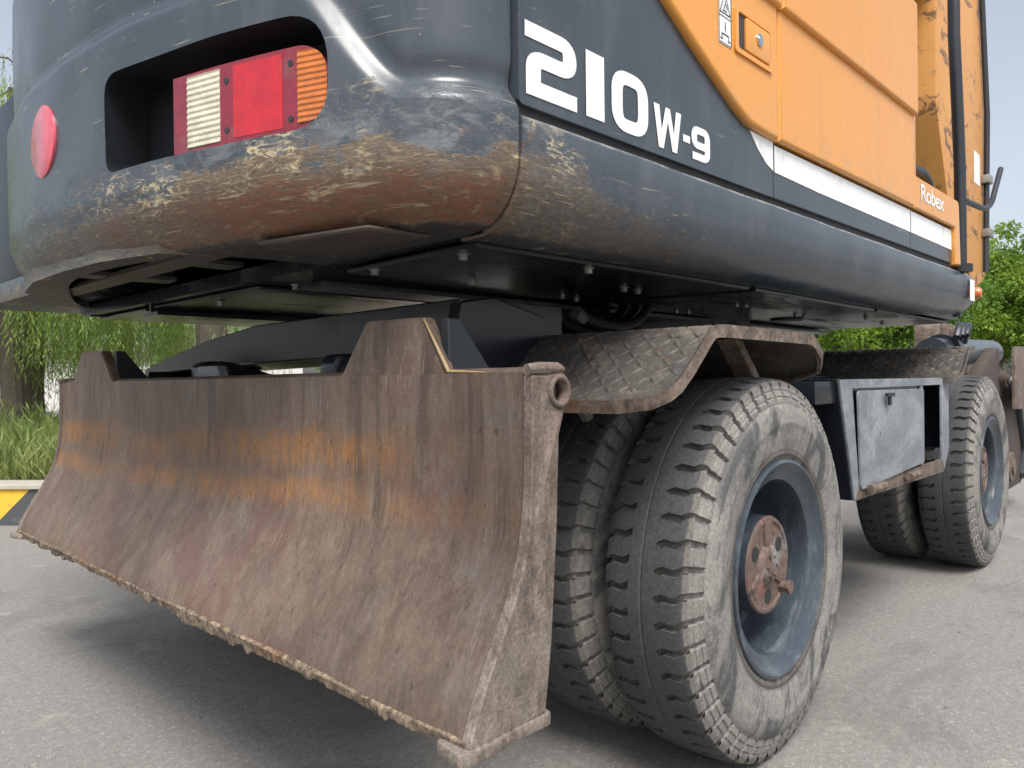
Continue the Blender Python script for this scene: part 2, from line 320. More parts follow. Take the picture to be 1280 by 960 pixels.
# ------------------------------------------------------------------ mesh helpers
TH = -.0268
CT, ST = math.cos(TH), math.sin(TH)
def U(p):       # the upper structure stands slewed a degree and a half on its ring
    x, y = p[0]-1.2, p[1]; return (1.2+x*CT-y*ST, x*ST+y*CT, p[2])
def finish(name, me, mat, parent=None, smooth=True, up=False, ang=35):
    if up:
        n = len(me.vertices); a = np.empty(n*3); me.vertices.foreach_get('co', a); a = a.reshape(-1, 3)
        x = a[:, 0]-1.2; y = a[:, 1].copy(); a[:, 0] = 1.2+x*CT-y*ST; a[:, 1] = x*ST+y*CT
        me.vertices.foreach_set('co', a.ravel())
    for mm in (mat if isinstance(mat, (list, tuple)) else [mat]): me.materials.append(MT[mm] if isinstance(mm, str) else mm)
    if smooth:
        me.shade_smooth(); me.set_sharp_from_angle(angle=R(ang))
    me.update()
    o = bpy.data.objects.new(name, me); COL.objects.link(o)
    if parent: o.parent = parent
    return o
def from_bm(name, bm, mat, parent=None, smooth=True, up=False, ang=35, recalc=True):
    if recalc: bmesh.ops.recalc_face_normals(bm, faces=bm.faces)
    me = bpy.data.meshes.new(name); bm.to_mesh(me); bm.free(); return finish(name, me, mat, parent, smooth, up, ang)
def from_py(name, v, f, mat, parent=None, smooth=True, up=False, ang=35):
    me = bpy.data.meshes.new(name); me.from_pydata([tuple(p) for p in v], [], f); return finish(name, me, mat, parent, smooth, up, ang)
def box(bm, x0, x1, y0, y1, z0, z1, bev=0.):
    b = bmesh.new(); bmesh.ops.create_cube(b, size=1)
    for v in b.verts: v.co = (x0+(v.co.x+.5)*(x1-x0), y0+(v.co.y+.5)*(y1-y0), z0+(v.co.z+.5)*(z1-z0))
    if bev: bmesh.ops.bevel(b, geom=b.edges[:], offset=bev, segments=2, affect='EDGES', profile=.6)
    join(bm, b)
def join(bm, b):
    me = bpy.data.meshes.new('tmp'); b.to_mesh(me); b.free(); bm.from_mesh(me); bpy.data.meshes.remove(me)
def prism(bm, pts, axis, a0, a1, bev=0., seg=2, bevside=None):
    """polygon pts (2D) extruded along axis from a0 to a1; axis y: pts=(x,z); axis x: pts=(y,z); axis z: pts=(x,y)"""
    def mk(p, a): return {'y': (p[0], a, p[1]), 'x': (a, p[0], p[1]), 'z': (p[0], p[1], a)}[axis]
    b = bmesh.new(); lo = [b.verts.new(mk(p, a0)) for p in pts]; hi = [b.verts.new(mk(p, a1)) for p in pts]; n = len(pts)
    f0 = b.faces.new(lo); f1 = b.faces.new(list(reversed(hi)))
    for i in range(n): b.faces.new((lo[i], hi[i], hi[(i+1) % n], lo[(i+1) % n]))
    bmesh.ops.recalc_face_normals(b, faces=b.faces)
    if bev:
        ed = list(f0.edges) if bevside == 0 else list(f1.edges) if bevside == 1 else list(f0.edges)+list(f1.edges)
        bmesh.ops.bevel(b, geom=ed, offset=bev, segments=seg, affect='EDGES', profile=.6)
    join(bm, b)
def tube(bm, pts, rad, seg=10, caps=True):
    pts = [Vector(p) for p in pts]; n = len(pts); rs = rad if isinstance(rad, (list, tuple)) else [rad]*n
    rings = []; up = Vector((0, 0, 1)); prev = None
    for i, p in enumerate(pts):
        t = (pts[min(i+1, n-1)]-pts[max(i-1, 0)]).normalized()
        if prev is None: a = t.cross(up) if abs(t.z) < .95 else t.cross(Vector((1, 0, 0)))
        else: a = prev - t*prev.dot(t)
        a.normalize(); prev = a; b = t.cross(a)
        rings.append([bm.verts.new(p+(a*math.cos(k*2*math.pi/seg)+b*math.sin(k*2*math.pi/seg))*rs[i]) for k in range(seg)])
    for i in range(n-1):
        for k in range(seg): bm.faces.new((rings[i][k], rings[i][(k+1) % seg], rings[i+1][(k+1) % seg], rings[i+1][k]))
    if caps: bm.faces.new(list(reversed(rings[0]))); bm.faces.new(rings[-1])
def cyl(bm, p, q, rad, seg=16): tube(bm, [p, q], rad, seg)
def lathe_y(bm, prof, seg=64, c=(0, 0, 0), closed=False):
    rings = [[bm.verts.new((c[0]+rr*math.sin(2*math.pi*k/seg), c[1]+w, c[2]+rr*math.cos(2*math.pi*k/seg))) for k in range(seg)] for (w, rr) in prof]
    for i in range(len(prof)-(0 if closed else 1)):
        j = (i+1) % len(prof)
        for k in range(seg): bm.faces.new((rings[i][k], rings[j][k], rings[j][(k+1) % seg], rings[i][(k+1) % seg]))
    return rings
def bez(p0, p1, p2, n=8): return [tuple((1-t)**2*a+2*t*(1-t)*b+t*t*c for a, b, c in zip(p0, p1, p2)) for t in [i/n for i in range(n+1)]]
def sstep(a, b, x):
    t = min(1, max(0, (x-a)/(b-a))); return t*t*(3-2*t)
def rounded(pts, rad, n=5):
    """round the corners of a 2D polygon"""
    out = []; L = len(pts); rr = rad if isinstance(rad, (list, tuple)) else [rad]*L
    for i in range(L):
        p = Vector(pts[i]); a = Vector(pts[i-1])-p; b = Vector(pts[(i+1) % L])-p
        if rr[i] <= 0: out.append(tuple(p)); continue
        k = min(rr[i], a.length*.49, b.length*.49); A = p+a.normalized()*k; B = p+b.normalized()*k
        for j in range(n+1):
            t = j/n; out.append(tuple(A*(1-t)**2+p*2*t*(1-t)+B*t*t))
    return out
def tag(o, label=None, cat=None, group=None, kind=None):
    for k, v in (('label', label), ('category', cat), ('group', group), ('kind', kind)):
        if v: o[k] = v
    return o

# ------------------------------------------------------------------ ground
gv, gf = [], []
bm = bmesh.new()
xs = [-900, -60, -12, 12, 60, 900]
vv = [[bm.verts.new((x, y, 0)) for y in xs] for x in xs]
for i in range(5):
    for j in range(5): bm.faces.new((vv[i][j], vv[i+1][j], vv[i+1][j+1], vv[i][j+1]))
tag(from_bm('ground', bm, 'ground', smooth=False), kind='structure')

# ================================================================== EXCAVATOR
EX = bpy.data.objects.new('wheeled_excavator', None); COL.objects.link(EX); EX.empty_display_size = .5
tag(EX, 'orange and slate wheeled excavator with rusty dozer blade and dual tyres on concrete', 'excavator')

# ---- counterweight
RC = 2.585; RHO = .20
fx, fy = 1.2-math.sqrt((RC-RHO)**2-1.04**2), -1.04
def plan():
    pts = []; seamx = -.943
    a1 = math.atan2(fy, fx-1.2)                       # direction from swing centre to fillet centre
    pts.append(((seamx, -1.24), (0, -1)))
    n = 20; st = -math.pi/2; en = a1
    for i in range(1, n+1):
        a = st+(en-st)*i/n
        pts.append(((fx+RHO*math.cos(a), fy+RHO*math.sin(a)), (math.cos(a), math.sin(a))))
    n = 460; e2 = -a1; e2 = e2 if e2 < 0 else e2-2*math.pi
    for i in range(1, n+1):
        a = a1+(e2-a1)*i/n
        pts.append(((1.2+RC*math.cos(a), RC*math.sin(a)), (math.cos(a), math.sin(a))))
    m = [((p[0], -p[1]), (q[0], -q[1])) for p, q in reversed(pts[:21])]
    return pts+m[1:] if abs(m[0][0][1]-pts[-1][0][1]) < 1e-3 else pts+m
PL = plan()
def zcr(y):
    a = abs(y); return 1.535+.265*(1-sstep(.87, 1.14, a))
def zcrease(y): return 1.455+.03*sstep(-.5, .6, y)
def zbot(y): return 1.338+.012*max(-1, min(1, y/.9))
zrows = [2.28, 2.26, 2.2, 2.1, 2.0, 1.9]+[1.86-.006*i for i in range(57)]   # down to ~1.524
zrows += [1.515-.008*i for i in range(6)]
V = []; F = []
NR = len(zrows)+14
for (p, nrm) in PL:
    x0, y0 = p; zc = zcrease(y0); zb = zbot(y0); zl = zrows[-1]
    for i, z in enumerate(zrows):
        slope = (zcr(y0+.01)-zcr(y0-.01))/.02; dd = (z-zcr(y0))/math.sqrt(1+slope*slope)
        n = -.018*sstep(-.006, .040, dd) - .008*math.exp(-((dd-.045)/.03)**2)
        if z > 2.2: n -= .03*((z-2.2)/.08)**2
        zz = z if z > 1.52 else zc+(z-zl)/(1.515-zl)*(1.515-zc)
        dent = .0025*math.sin(17*y0+5*z)*math.sin(9*z+3*y0)
        V.append((x0+nrm[0]*(n+dent), y0+nrm[1]*(n+dent), zz))
    for k in range(1, 15):
        a = k/14*math.pi/2; inset = (.115+.05*sstep(0, .8, y0))*(1-math.cos(a))+.004*min(1, k/2)*sstep(-.9, -.3, y0)
        V.append((x0-nrm[0]*inset, y0-nrm[1]*inset, zc-(zc-zb)*math.sin(a)))
NC = len(PL)
for c in range(NC-1):
    for i in range(NR-1): F.append((c*NR+i, (c+1)*NR+i, (c+1)*NR+i+1, c*NR+i+1))
# flat bottom out to the inner lip
inner = [(-.943, -1.10), (-.943, -.60), (-1.12, -.56), (-1.28, -.48), (-1.325, -.25), (-1.335, 0), (-1.325, .3), (-1.27, .62), (-1.12, .98), (-1.02, 1.05), (-.943, 1.08)]
def resample(pts, n):
    L = [0]
    for a, b in zip(pts, pts[1:]): L.append(L[-1]+math.dist(a, b))
    out = []
    for i in range(n):
        t = L[-1]*i/(n-1); j = max(k for k in range(len(L)-1) if L[k] <= t+1e-9); w = (t-L[j])/max(1e-9, L[j+1]-L[j])
        out.append((pts[j][0]*(1-w)+pts[j+1][0]*w, pts[j][1]*(1-w)+pts[j+1][1]*w))
    return out
inn = resample(inner, NC); b0 = len(V)
for c in range(NC):
    zb = zbot(PL[c][0][1]); ix, iy = inn[c]
    for dz in (-.003, .17): V.append((ix, iy, zb+dz))
for c in range(NC-1):
    F.append((c*NR+NR-1, (c+1)*NR+NR-1, b0+(c+1)*2, b0+c*2)); F.append((b0+c*2, b0+(c+1)*2, b0+(c+1)*2+1, b0+c*2+1))
# top, front wall so that the casting is closed for the recess cut
top = [c*NR for c in range(NC)]; F.append(tuple(reversed(top)))
F.append(tuple(b0+c*2+1 for c in range(NC)))
l0 = [i for i in range(NR)]+[b0, b0+1]; l1 = [(NC-1)*NR+i for i in range(NR)]+[b0+(NC-1)*2, b0+(NC-1)*2+1]
F.append(tuple(l0+list(reversed(l1))))
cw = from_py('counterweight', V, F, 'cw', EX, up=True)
bmx = bmesh.new(); bmx.from_mesh(cw.data); bmesh.ops.remove_doubles(bmx, verts=bmx.verts, dist=1e-5); bmesh.ops.recalc_face_normals(bmx, faces=bmx.faces); bmx.to_mesh(cw.data); bmx.free()
# taillight recess: a rounded pocket square to the tail's curve at that place
yl = -.63; nl = Vector((-math.sqrt(RC**2-yl**2), yl, 0)).normalized(); tl = Vector((nl.y, -nl.x, 0)); tl = -tl if tl.y > 0 else tl   # tl points towards -y (the near side)
ol = Vector((1.2, 0, 0))+nl*RC
def LP(s, n, z): p = ol+tl*s+nl*n; return (p.x, p.y, z)
al = math.atan2(nl.y, nl.x)
def LC(s, n, z): a = al+s/RC*(1 if tl.y < 0 and nl.x < 0 else -1); return (1.2+(RC+n)*math.cos(a), (RC+n)*math.sin(a), z)
pk = rounded([(-.31, 1.503), (.322, 1.503), (.322, 1.715), (-.31, 1.715)], [.035, .085, .105, .05], 8)
b = bmesh.new(); lo = [b.verts.new(LP(s, .06, z)) for s, z in pk]; hi = [b.verts.new(LP(s, -.13, z)) for s, z in pk]
b.faces.new(lo); b.faces.new(list(reversed(hi)))
for i in range(len(pk)): b.faces.new((lo[i], hi[i], hi[(i+1) % len(pk)], lo[(i+1) % len(pk)]))
cut = from_bm('cutter', b, 'black')
md = cw.modifiers.new('b', 'BOOLEAN'); md.object = cut; md.operation = 'DIFFERENCE'; md.solver = 'EXACT'; md.material_mode = 'TRANSFER'
dg = bpy.context.evaluated_depsgraph_get(); nm = bpy.data.meshes.new_from_object(cw.evaluated_get(dg)); cw.modifiers.clear(); cw.data = nm
cw.data.shade_smooth(); cw.data.set_sharp_from_angle(angle=R(30)); bpy.data.objects.remove(cut)
cw['label'] = 'slate tail counterweight scraped to brown bare metal along its rounded belly'
# reflector disc
bm = bmesh.new(); a0 = math.atan2(.02, -RC); cr = Vector((1.2+RC*math.cos(a0), RC*math.sin(a0), 1.645)); nr = Vector((math.cos(a0), math.sin(a0), 0)); tr_ = Vector((-nr.y, nr.x, 0))
ring = []
for nn, rr in ((-.006, .088), (.003, .088), (.005, .084)):
    ring.append([bm.verts.new(cr+nr*nn+(tr_*math.cos(k*math.pi/16)+Vector((0, 0, 1))*math.sin(k*math.pi/16))*rr) for k in range(32)])
for q in range(2):
    for k in range(32): bm.faces.new((ring[q][k], ring[q][(k+1) % 32], ring[q+1][(k+1) % 32], ring[q+1][k]))
bm.faces.new(ring[2]); from_bm('reflector', bm, 'pinkred', cw)
# tail light
def lp_plate(name, poly, n0, n1, mat, parent, bev=.003):
    bm = bmesh.new(); lo = [bm.verts.new(LC(s, n0, z)) for s, z in poly]; hi = [bm.verts.new(LC(s, n1, z)) for s, z in poly]; L = len(poly)
    bm.faces.new(lo); f = bm.faces.new(hi)
    for i in range(L): bm.faces.new((lo[i], hi[i], hi[(i+1) % L], lo[(i+1) % L]))
    if bev: bmesh.ops.bevel(bm, geom=list(f.edges), offset=bev, segments=2, affect='EDGES')
    return from_bm(name, bm, mat, parent)
def lp_strip(name, s0, s1, z0, z1, rr_, n0, n1, mat, parent, ns=40):
    bm = bmesh.new(); rows = []
    for i in range(ns+1):
        t = i/ns; s = s0+(s1-s0)*(1-(1-t)**1.6); q = max(0, s-(s1-rr_)); dz = rr_-math.sqrt(max(0, rr_*rr_-q*q)) if rr_ > 0 else 0
        dz = min(dz, (z1-z0)/2-.002); rows.append([bm.verts.new(LC(s, n, z)) for n, z in ((n0, z0+dz), (n1, z0+dz), (n1, z1-dz), (n0, z1-dz))])
    for i in range(ns):
        for k in range(4): bm.faces.new((rows[i][k], rows[i][(k+1) % 4], rows[i+1][(k+1) % 4], rows[i+1][k]))
    bm.faces.new(rows[0]); bm.faces.new(list(reversed(rows[-1]))); return from_bm(name, bm, mat, parent)
hs = rounded([(-.085, 1.508), (.318, 1.508), (.318, 1.664), (-.085, 1.664)], [.01, .075, .075, .01], 8)
TLT = lp_strip('tail_light', -.085, .318, 1.508, 1.664, .074, -.125, -.014, 'red_dark', EX); TLT['label'] = 'red tail light with amber end in its pocket'
lp_strip('red_lens', .088, .210, 1.517, 1.656, 0, -.016, -.0132, 'red', TLT)
def ribbed(name, s0, s1, z0, z1, mat, roundend):
    bm = bmesh.new(); nz = 48
    rows = []
    for i in range(nz+1):
        z = z0+(z1-z0)*i/nz; q = (z-z0)/(z1-z0)*2-1
        se = s1 if not roundend else s0+(s1-s0)*(.42+.58*math.sqrt(max(0, 1-abs(q)**2.6)))
        nn = -.0125+(.0016 if i % 4 < 2 else 0)
        rows.append([bm.verts.new(LC(s0, -.016, z)), bm.verts.new(LC(s0, nn, z)), bm.verts.new(LC(se, nn-.001, z)), bm.verts.new(LC(se, -.016, z))])
    for i in range(nz):
        for k in range(3): bm.faces.new((rows[i][k], rows[i][k+1], rows[i+1][k+1], rows[i+1][k]))
    bm.faces.new(rows[0]); bm.faces.new(list(reversed(rows[-1])))
    return from_bm(name, bm, mat, TLT, ang=20)
ribbed('amber_lens', .246, .311, 1.522, 1.654, 'amber', True)
ribbed('reversing_lens', -.04, .052, 1.516, 1.657, 'clear', False)
for s, z in ((.07, 1.535), (.07, 1.63), (.229, 1.532), (.229, 1.635)):
    bm = bmesh.new(); a = Vector(LC(s, -.0145, z)); tube(bm, [a, a+nl*.0016], .0065, 10); from_bm('screw', bm, 'ink', TLT)
# opening ceiling and ribs in the tail frame
TF = None
bm = bmesh.new(); prism(bm, [(-.95, -.58), (-1.20, -.53), (-1.25, -.2), (-1.26, 0), (-1.20, .55), (-1.0, .98), (-.95, 1.0)], 'z', 1.47, 1.49); TF = from_bm('tail_frame', bm, 'dusty', EX)
def strut(name, p, q, w, h, mat, parent, flange=True):
    p, q = Vector(p), Vector(q); t = (q-p).normalized(); s = Vector((0, 0, 1)).cross(t).normalized(); bm = bmesh.new()
    def bar(a0, a1, z0, z1):
        vs_ = [bm.verts.new(P+s*a+Vector((0, 0, z))) for P in (p, q) for a, z in ((a0, z0), (a1, z0), (a1, z1), (a0, z1))]
        for f in ((3, 2, 1, 0), (4, 5, 6, 7), (0, 1, 5, 4), (1, 2, 6, 5), (2, 3, 7, 6), (3, 0, 4, 7)): bm.faces.new([vs_[i] for i in f])
    bar(-.008, .008, .012, h)
    if flange: bar(-w/2, w/2, 0, .012)
    return from_bm(name, bm, mat, parent, smooth=False)
for p, q, w in (((-1.29, -.10, 1.365), (-.95, -.10, 1.365), .09), ((-1.27, .35, 1.365), (-.95, .30, 1.365), .09), ((-1.13, -.53, 1.355), (-1.08, .9, 1.365), .08), ((-1.24, -.42, 1.38), (-1.14, -.10, 1.375), .06), ((-1.14, .02, 1.38), (-1.24, .45, 1.385), .05)):
    strut('frame_rib', p, q, w, .12, 'dusty', TF)
bm = bmesh.new(); prism(bm, [(-1.16, -.98), (-1.03, -1.0), (-1.03, -.68), (-1.22, -.70)], 'z', 1.318, 1.3275, .004, 1); from_bm('tow_pad', bm, 'darkrust', cw)
# ---- deck belly
bm = bmesh.new(); prism(bm, [(-.94, -1.14), (2.36, -1.14), (2.36, 1.14), (-.94, 1.14)], 'z', 1.322, 1.36); DP = from_bm('belly_plate', bm, 'under', EX, up=True, smooth=False)
def uplate(name, pts, z0, z1, mat, parent, bev=.004):
    bm = bmesh.new(); prism(bm, pts, 'z', z0, z1, bev, 1); return from_bm(name, bm, mat, parent, up=True)
uplate('cover_plate', [(-.92, -1.10), (.18, -1.12), (.05, -.52), (-.90, -.63)], 1.306, 1.318, 'under', DP)
uplate('cover_plate', [(.22, -1.12), (1.25, -1.12), (1.25, -.55), (.10, -.52)], 1.304, 1.318, 'under', DP)
uplate('cover_plate', [(1.28, -1.12), (2.3, -1.12), (2.3, -.5), (1.28, -.5)], 1.306, 1.318, 'under', DP)
uplate('cover_plate', [(-.9, -.2), (.2, -.2), (.2, .55), (-.9, .55)], 1.310, 1.320, 'under', DP)
uplate('cover_plate', [(-.9, .62), (1.2, .62), (1.2, 1.1), (-.9, 1.1)], 1.306, 1.318, 'under', DP)
for y in (-.47, .58): strut('frame_rail', U((-.90, y, 1.286)), U((2.3, y, 1.286)), .13, .04, 'under', DP)
for bx, by in ((-.90, -.958), (-.90, -.662), (-.882, -.297), (-.176, -.867), (-.097, -.862), (.564, -.605), (.631, -.619), (-.167, -.633), (-.062, -.607), (.511, -.875), (.565, -.885), (1.1, -.85), (1.17, -.86), (-.831, .23), (-.55, -1.02), (-.60, -.68), (1.5, -1.0), (1.9, -.95)):
    bm = bmesh.new(); zt = 1.308
    tube(bm, [(bx, by, zt), (bx, by, zt-.003)], .014, 14); tube(bm, [(bx, by, zt-.003), (bx, by, zt-.014)], .0095, 6); from_bm('bolt', bm, 'bolt', DP, ang=25)
# drain slots: dark round covers
for bx, by in ((1.32, -.72), (.78, -.30)):
    bm = bmesh.new(); tube(bm, [(bx, by, 1.304), (bx, by, 1.296)], .07, 24); from_bm('access_cover', bm, 'black', DP)
# ---- deck skirt near and far: rounded channel
def skirt(sy, x0, x1):
    prof = [(1.195, 1.525), (1.232, 1.527), (1.243, 1.520), (1.247, 1.508), (1.246, 1.47), (1.242, 1.435)]
    for k in range(1, 11):
        a = k/10*math.pi/2; prof.append((1.242-.115*(1-math.cos(a)), 1.435-.118*math.sin(a)))
    prof += [(1.08, 1.316), (1.08, 1.33)]
    xsn = [x0+(x1-x0)*i/60 for i in range(61)]; V = []; F = []; n = len(prof)
    for i, x in enumerate(xsn):
        k = sstep(x1-.22, x1, x)*.05; e = .0012*math.sin(8*x)+.001*math.sin(21*x)
        for yy, z in prof:
            rise = .03*sstep(1.6, 2.4, x)*(1-sstep(1.3, 1.5, z))
            V.append((x, sy*(yy-k*.6+e), z+rise))
    for i in range(60):
        for j in range(n-1): F.append((i*n+j, (i+1)*n+j, (i+1)*n+j+1, i*n+j+1))
    F.append(tuple(60*n+j for j in range(n))); F.append(tuple(n-1-j for j in range(n)))
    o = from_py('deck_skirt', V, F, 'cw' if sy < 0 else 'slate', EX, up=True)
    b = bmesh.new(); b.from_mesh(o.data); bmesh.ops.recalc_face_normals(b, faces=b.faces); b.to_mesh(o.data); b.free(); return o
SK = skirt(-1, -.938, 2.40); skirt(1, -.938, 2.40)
bm = bmesh.new(); box(bm, 2.36, 2.41, -1.16, 1.16, 1.34, 1.51, .01); from_bm('deck_front', bm, 'slate', EX, up=True)
bm = bmesh.new(); box(bm, -.93, 2.38, -1.19, 1.19, 1.49, 1.523); from_bm('deck_top', bm, 'black', EX, up=True)
# ---- side bodywork (near side), panel plane y = -1.24
YP = -1.236
def side_prism(name, pts, y0, y1, mat, parent, bev=.006, seg=3):
    bm = bmesh.new(); prism(bm, pts, 'y', y0, y1, bev, seg, 0); o = from_bm(name, bm, mat, parent, up=True); w_ = o.modifiers.new('wn', 'WEIGHTED_NORMAL'); w_.keep_sharp = True; return o
bm = bmesh.new(); box(bm, -.92, 1.88, -1.19, 1.19, 1.52, 1.70); box(bm, -.92, 1.31, -1.19, 1.19, 1.70, 2.56, .02); from_bm('engine_house', bm, 'black', EX, up=True)
bm = bmesh.new(); prism(bm, rounded([(-.1, 2.55), (1.3, 2.55), (1.25, 2.66), (-.05, 2.66)], .05), 'y', -1.1, 1.1, .02); from_bm('engine_hood', bm, 'orange', EX, up=True)
RP = side_prism('rear_side_panel', rounded([(-.936, 1.545), (.094, 1.545), (.094, 2.5), (-.936, 2.5)], [.012, 0, 0, .012]), YP, -1.18, 'slate', EX, .0022, 2)
# orange access door overlapping the slate panel, its lower edge swept
edge = [(-.62, 2.03), (-.468, 1.893), (-.36, 1.835), (-.25, 1.782), (-.15, 1.735), (-.075, 1.708), (-.03, 1.703), (.094, 1.700)]
AD = side_prism('access_door', edge+[(.094, 2.5), (-.92, 2.5), (-.92, 2.27)], YP-.020, YP+.004, 'orange', EX, .016, 4)
SD = side_prism('service_door', [(.100, 1.700), (1.308, 1.706), (1.308, 2.5), (.100, 2.5)], YP-.020, YP+.03, 'orange', EX, .014, 4)
side_prism('door_ridge', [(.100, 2.062), (1.308, 2.062), (1.308, 2.5), (.100, 2.5)], YP-.036, YP-.015, 'orange', SD, .014, 4)
side_prism('door_ridge', [(-.84, 2.062), (.094, 2.062), (.094, 2.5), (-.84, 2.5)], YP-.034, YP-.015, 'orange', AD, .014, 4)
LD = side_prism('lower_panel', [(.100, 1.545), (1.308, 1.548), (1.308, 1.698), (.100, 1.692)], YP, -1.18, 'slate', EX, .004)
LF = side_prism('lower_panel', [(1.314, 1.548), (1.905, 1.55), (1.905, 1.70), (1.314, 1.698)], YP, -1.18, 'slate', EX, .004)
FP = side_prism('front_panel', rounded([(1.314, 1.706), (1.895, 1.708), (1.905, 1.545), (1.985, 1.545), (1.96, 1.835), (1.314, 1.835)], [0, .01, 0, 0, .03, .01]), YP-.018, -1.18, 'orange', EX, .010, 3)
bm = bmesh.new(); box(bm, 1.314, 1.95, -1.18, -.55, 1.525, 1.79, .01); from_bm('front_tool_locker', bm, 'orange', EX, up=True)
# black strip added as the shadow line in the groove between skirt and panels
bm = bmesh.new(); box(bm, -.93, 1.9, -1.228, -1.19, 1.522, 1.55); from_bm('gap_shade', bm, 'gap_black', EX, up=True)
# white stripe decal
def decal(name, polys, mat, parent, y=YP-.0012, up=True, stack=lambda i: 0):
    bm = bmesh.new()
    for i_, P in enumerate(polys):
        vs_ = [bm.verts.new((p[0], y-.00012*stack(i_), p[1])) for p in P]; bm.faces.new(vs_)
    return from_bm(name, bm, mat, parent, smooth=False, up=up)
decal('white_stripe', [[(-.045, 1.7005), (.0, 1.662), (.05, 1.632), (.0935, 1.619), (.0935, 1.6995)]], 'white', RP)
decal('white_stripe', [[(.101, 1.617), (.4, 1.612), (1.307, 1.611), (1.307, 1.6975), (.101, 1.6915)]], 'white', LD, YP-.0015)
decal('white_stripe', [[(1.315, 1.611), (1.895, 1.609), (1.895, 1.6975), (1.315, 1.6965)]], 'white', LF, YP-.0015)
# lettering
def ribbon(path, w, closed=False, wx=1.0):
    P = [Vector(p) for p in path]; n = len(P); Lf, Rt = [], []
    for i in range(n):
        a = P[i-1] if (closed or i > 0) else None; b_ = P[(i+1) % n] if (closed or i < n-1) else None
        t1 = (P[i]-a).normalized() if a is not None else None; t2 = (b_-P[i]).normalized() if b_ is not None else None
        if t1 is None: t1 = t2
        if t2 is None: t2 = t1
        n1 = Vector((-t1.y, t1.x)); n2 = Vector((-t2.y, t2.x)); nm_ = (n1+n2).normalized(); k = 1/max(.5, nm_.dot(n1))
        off = Vector((nm_.x*w/2*k*wx, nm_.y*w/2*k)); Lf.append(P[i]+off); Rt.append(P[i]-off)
    q = []
    for i in range(n if closed else n-1):
        j = (i+1) % n; q.append([Lf[i], Lf[j], Rt[j], Rt[i]])
    return q
def fit(polys, x0, x1, z0, z1):
    xs_ = [p[0] for P in polys for p in P]; zs_ = [p[1] for P in polys for p in P]; a, b_, c, e = min(xs_), max(xs_), min(zs_), max(zs_)
    return [[(x0+(p[0]-a)/(b_-a)*(x1-x0), z0+(p[1]-c)/(e-c)*(z1-z0)) for p in P] for P in polys]
g2 = ribbon([(0, .89), (.68, .89)]+bez((.68, .89), (.86, .89), (.86, .70), 6)[1:]+bez((.86, .70), (.86, .53), (.66, .53), 6)[1:]+[(.36, .53)]+bez((.36, .53), (.15, .53), (.15, .36), 6)[1:]+[(.15, .11), (1.0, .11)], .22, wx=1.25)
def rr(x0, x1, z0, z1, k): return rounded([(x0, z0), (x1, z0), (x1, z1), (x0, z1)], k, 6)
g0 = ribbon(rr(.15, .85, .11, .89, .26), .22, True, 1.3)
g9 = ribbon(rr(.15, .85, .45, .89, .2), .22, True, 1.3)+ribbon([(.85, .67), (.85, .3)]+bez((.85, .3), (.85, .11), (.6, .11), 6)[1:]+[(.05, .11)], .22, wx=1.3)
gW = [[(0, 1), (.2, 1), (.34, 0), (.17, 0)], [(.17, 0), (.34, 0), (.58, 1), (.42, 1)], [(.42, 1), (.58, 1), (.83, 0), (.66, 0)], [(.66, 0), (.83, 0), (1, 1), (.8, 1)]]
g1 = [[(0, 0), (1, 0), (1, 1), (0, 1)]]; gd = [[(0, 0), (1, 0), (1, 1), (0, 1)]]
dx = .032
for nm_, g, bx in (('digit', g2, (-.953, -.804, 1.566, 1.700)), ('digit', g1, (-.775, -.715, 1.568, 1.700)), ('digit', g0, (-.690, -.556, 1.565, 1.694)), ('letter', gW, (-.534, -.42, 1.562, 1.657)), ('hyphen', gd, (-.412, -.381, 1.597, 1.614)), ('digit', g9, (-.374, -.288, 1.565, 1.646))):
    o = decal(nm_, [[(p[0]+dx, p[1]+.001) for p in P] for P in fit(g, *bx)], 'white', RP, YP-.0015, True, (lambda i: i) if g is gW else ((lambda i: 1 if i >= 28 else 0) if g is g9 else (lambda i: 0)))
# maker's model lettering on the front panel
cu = bpy.data.curves.new('t', 'FONT'); cu.body = 'Robex'; cu.size = .1; cu.offset = .0016; cu.extrude = 0; cu.space_character = .92
to = bpy.data.objects.new('t', cu); COL.objects.link(to); dg = bpy.context.evaluated_depsgraph_get(); dg.update()
tm = bpy.data.meshes.new_from_object(to.evaluated_get(dg)); bpy.data.objects.remove(to)
a = np.empty(len(tm.vertices)*3); tm.vertices.foreach_get('co', a); a = a.reshape(-1, 3); lo_, hi_ = a.min(0), a.max(0)
X = 1.385+(a[:, 0]-lo_[0])/(hi_[0]-lo_[0])*.325; Z = 1.748+(a[:, 1]-lo_[1])/(hi_[1]-lo_[1])*.066
tm.vertices.foreach_set('co', np.stack([X, np.full_like(X, YP-.0195), Z], 1).ravel()); tm.materials.clear()
finish('lettering', tm, 'white', FP, False, True)
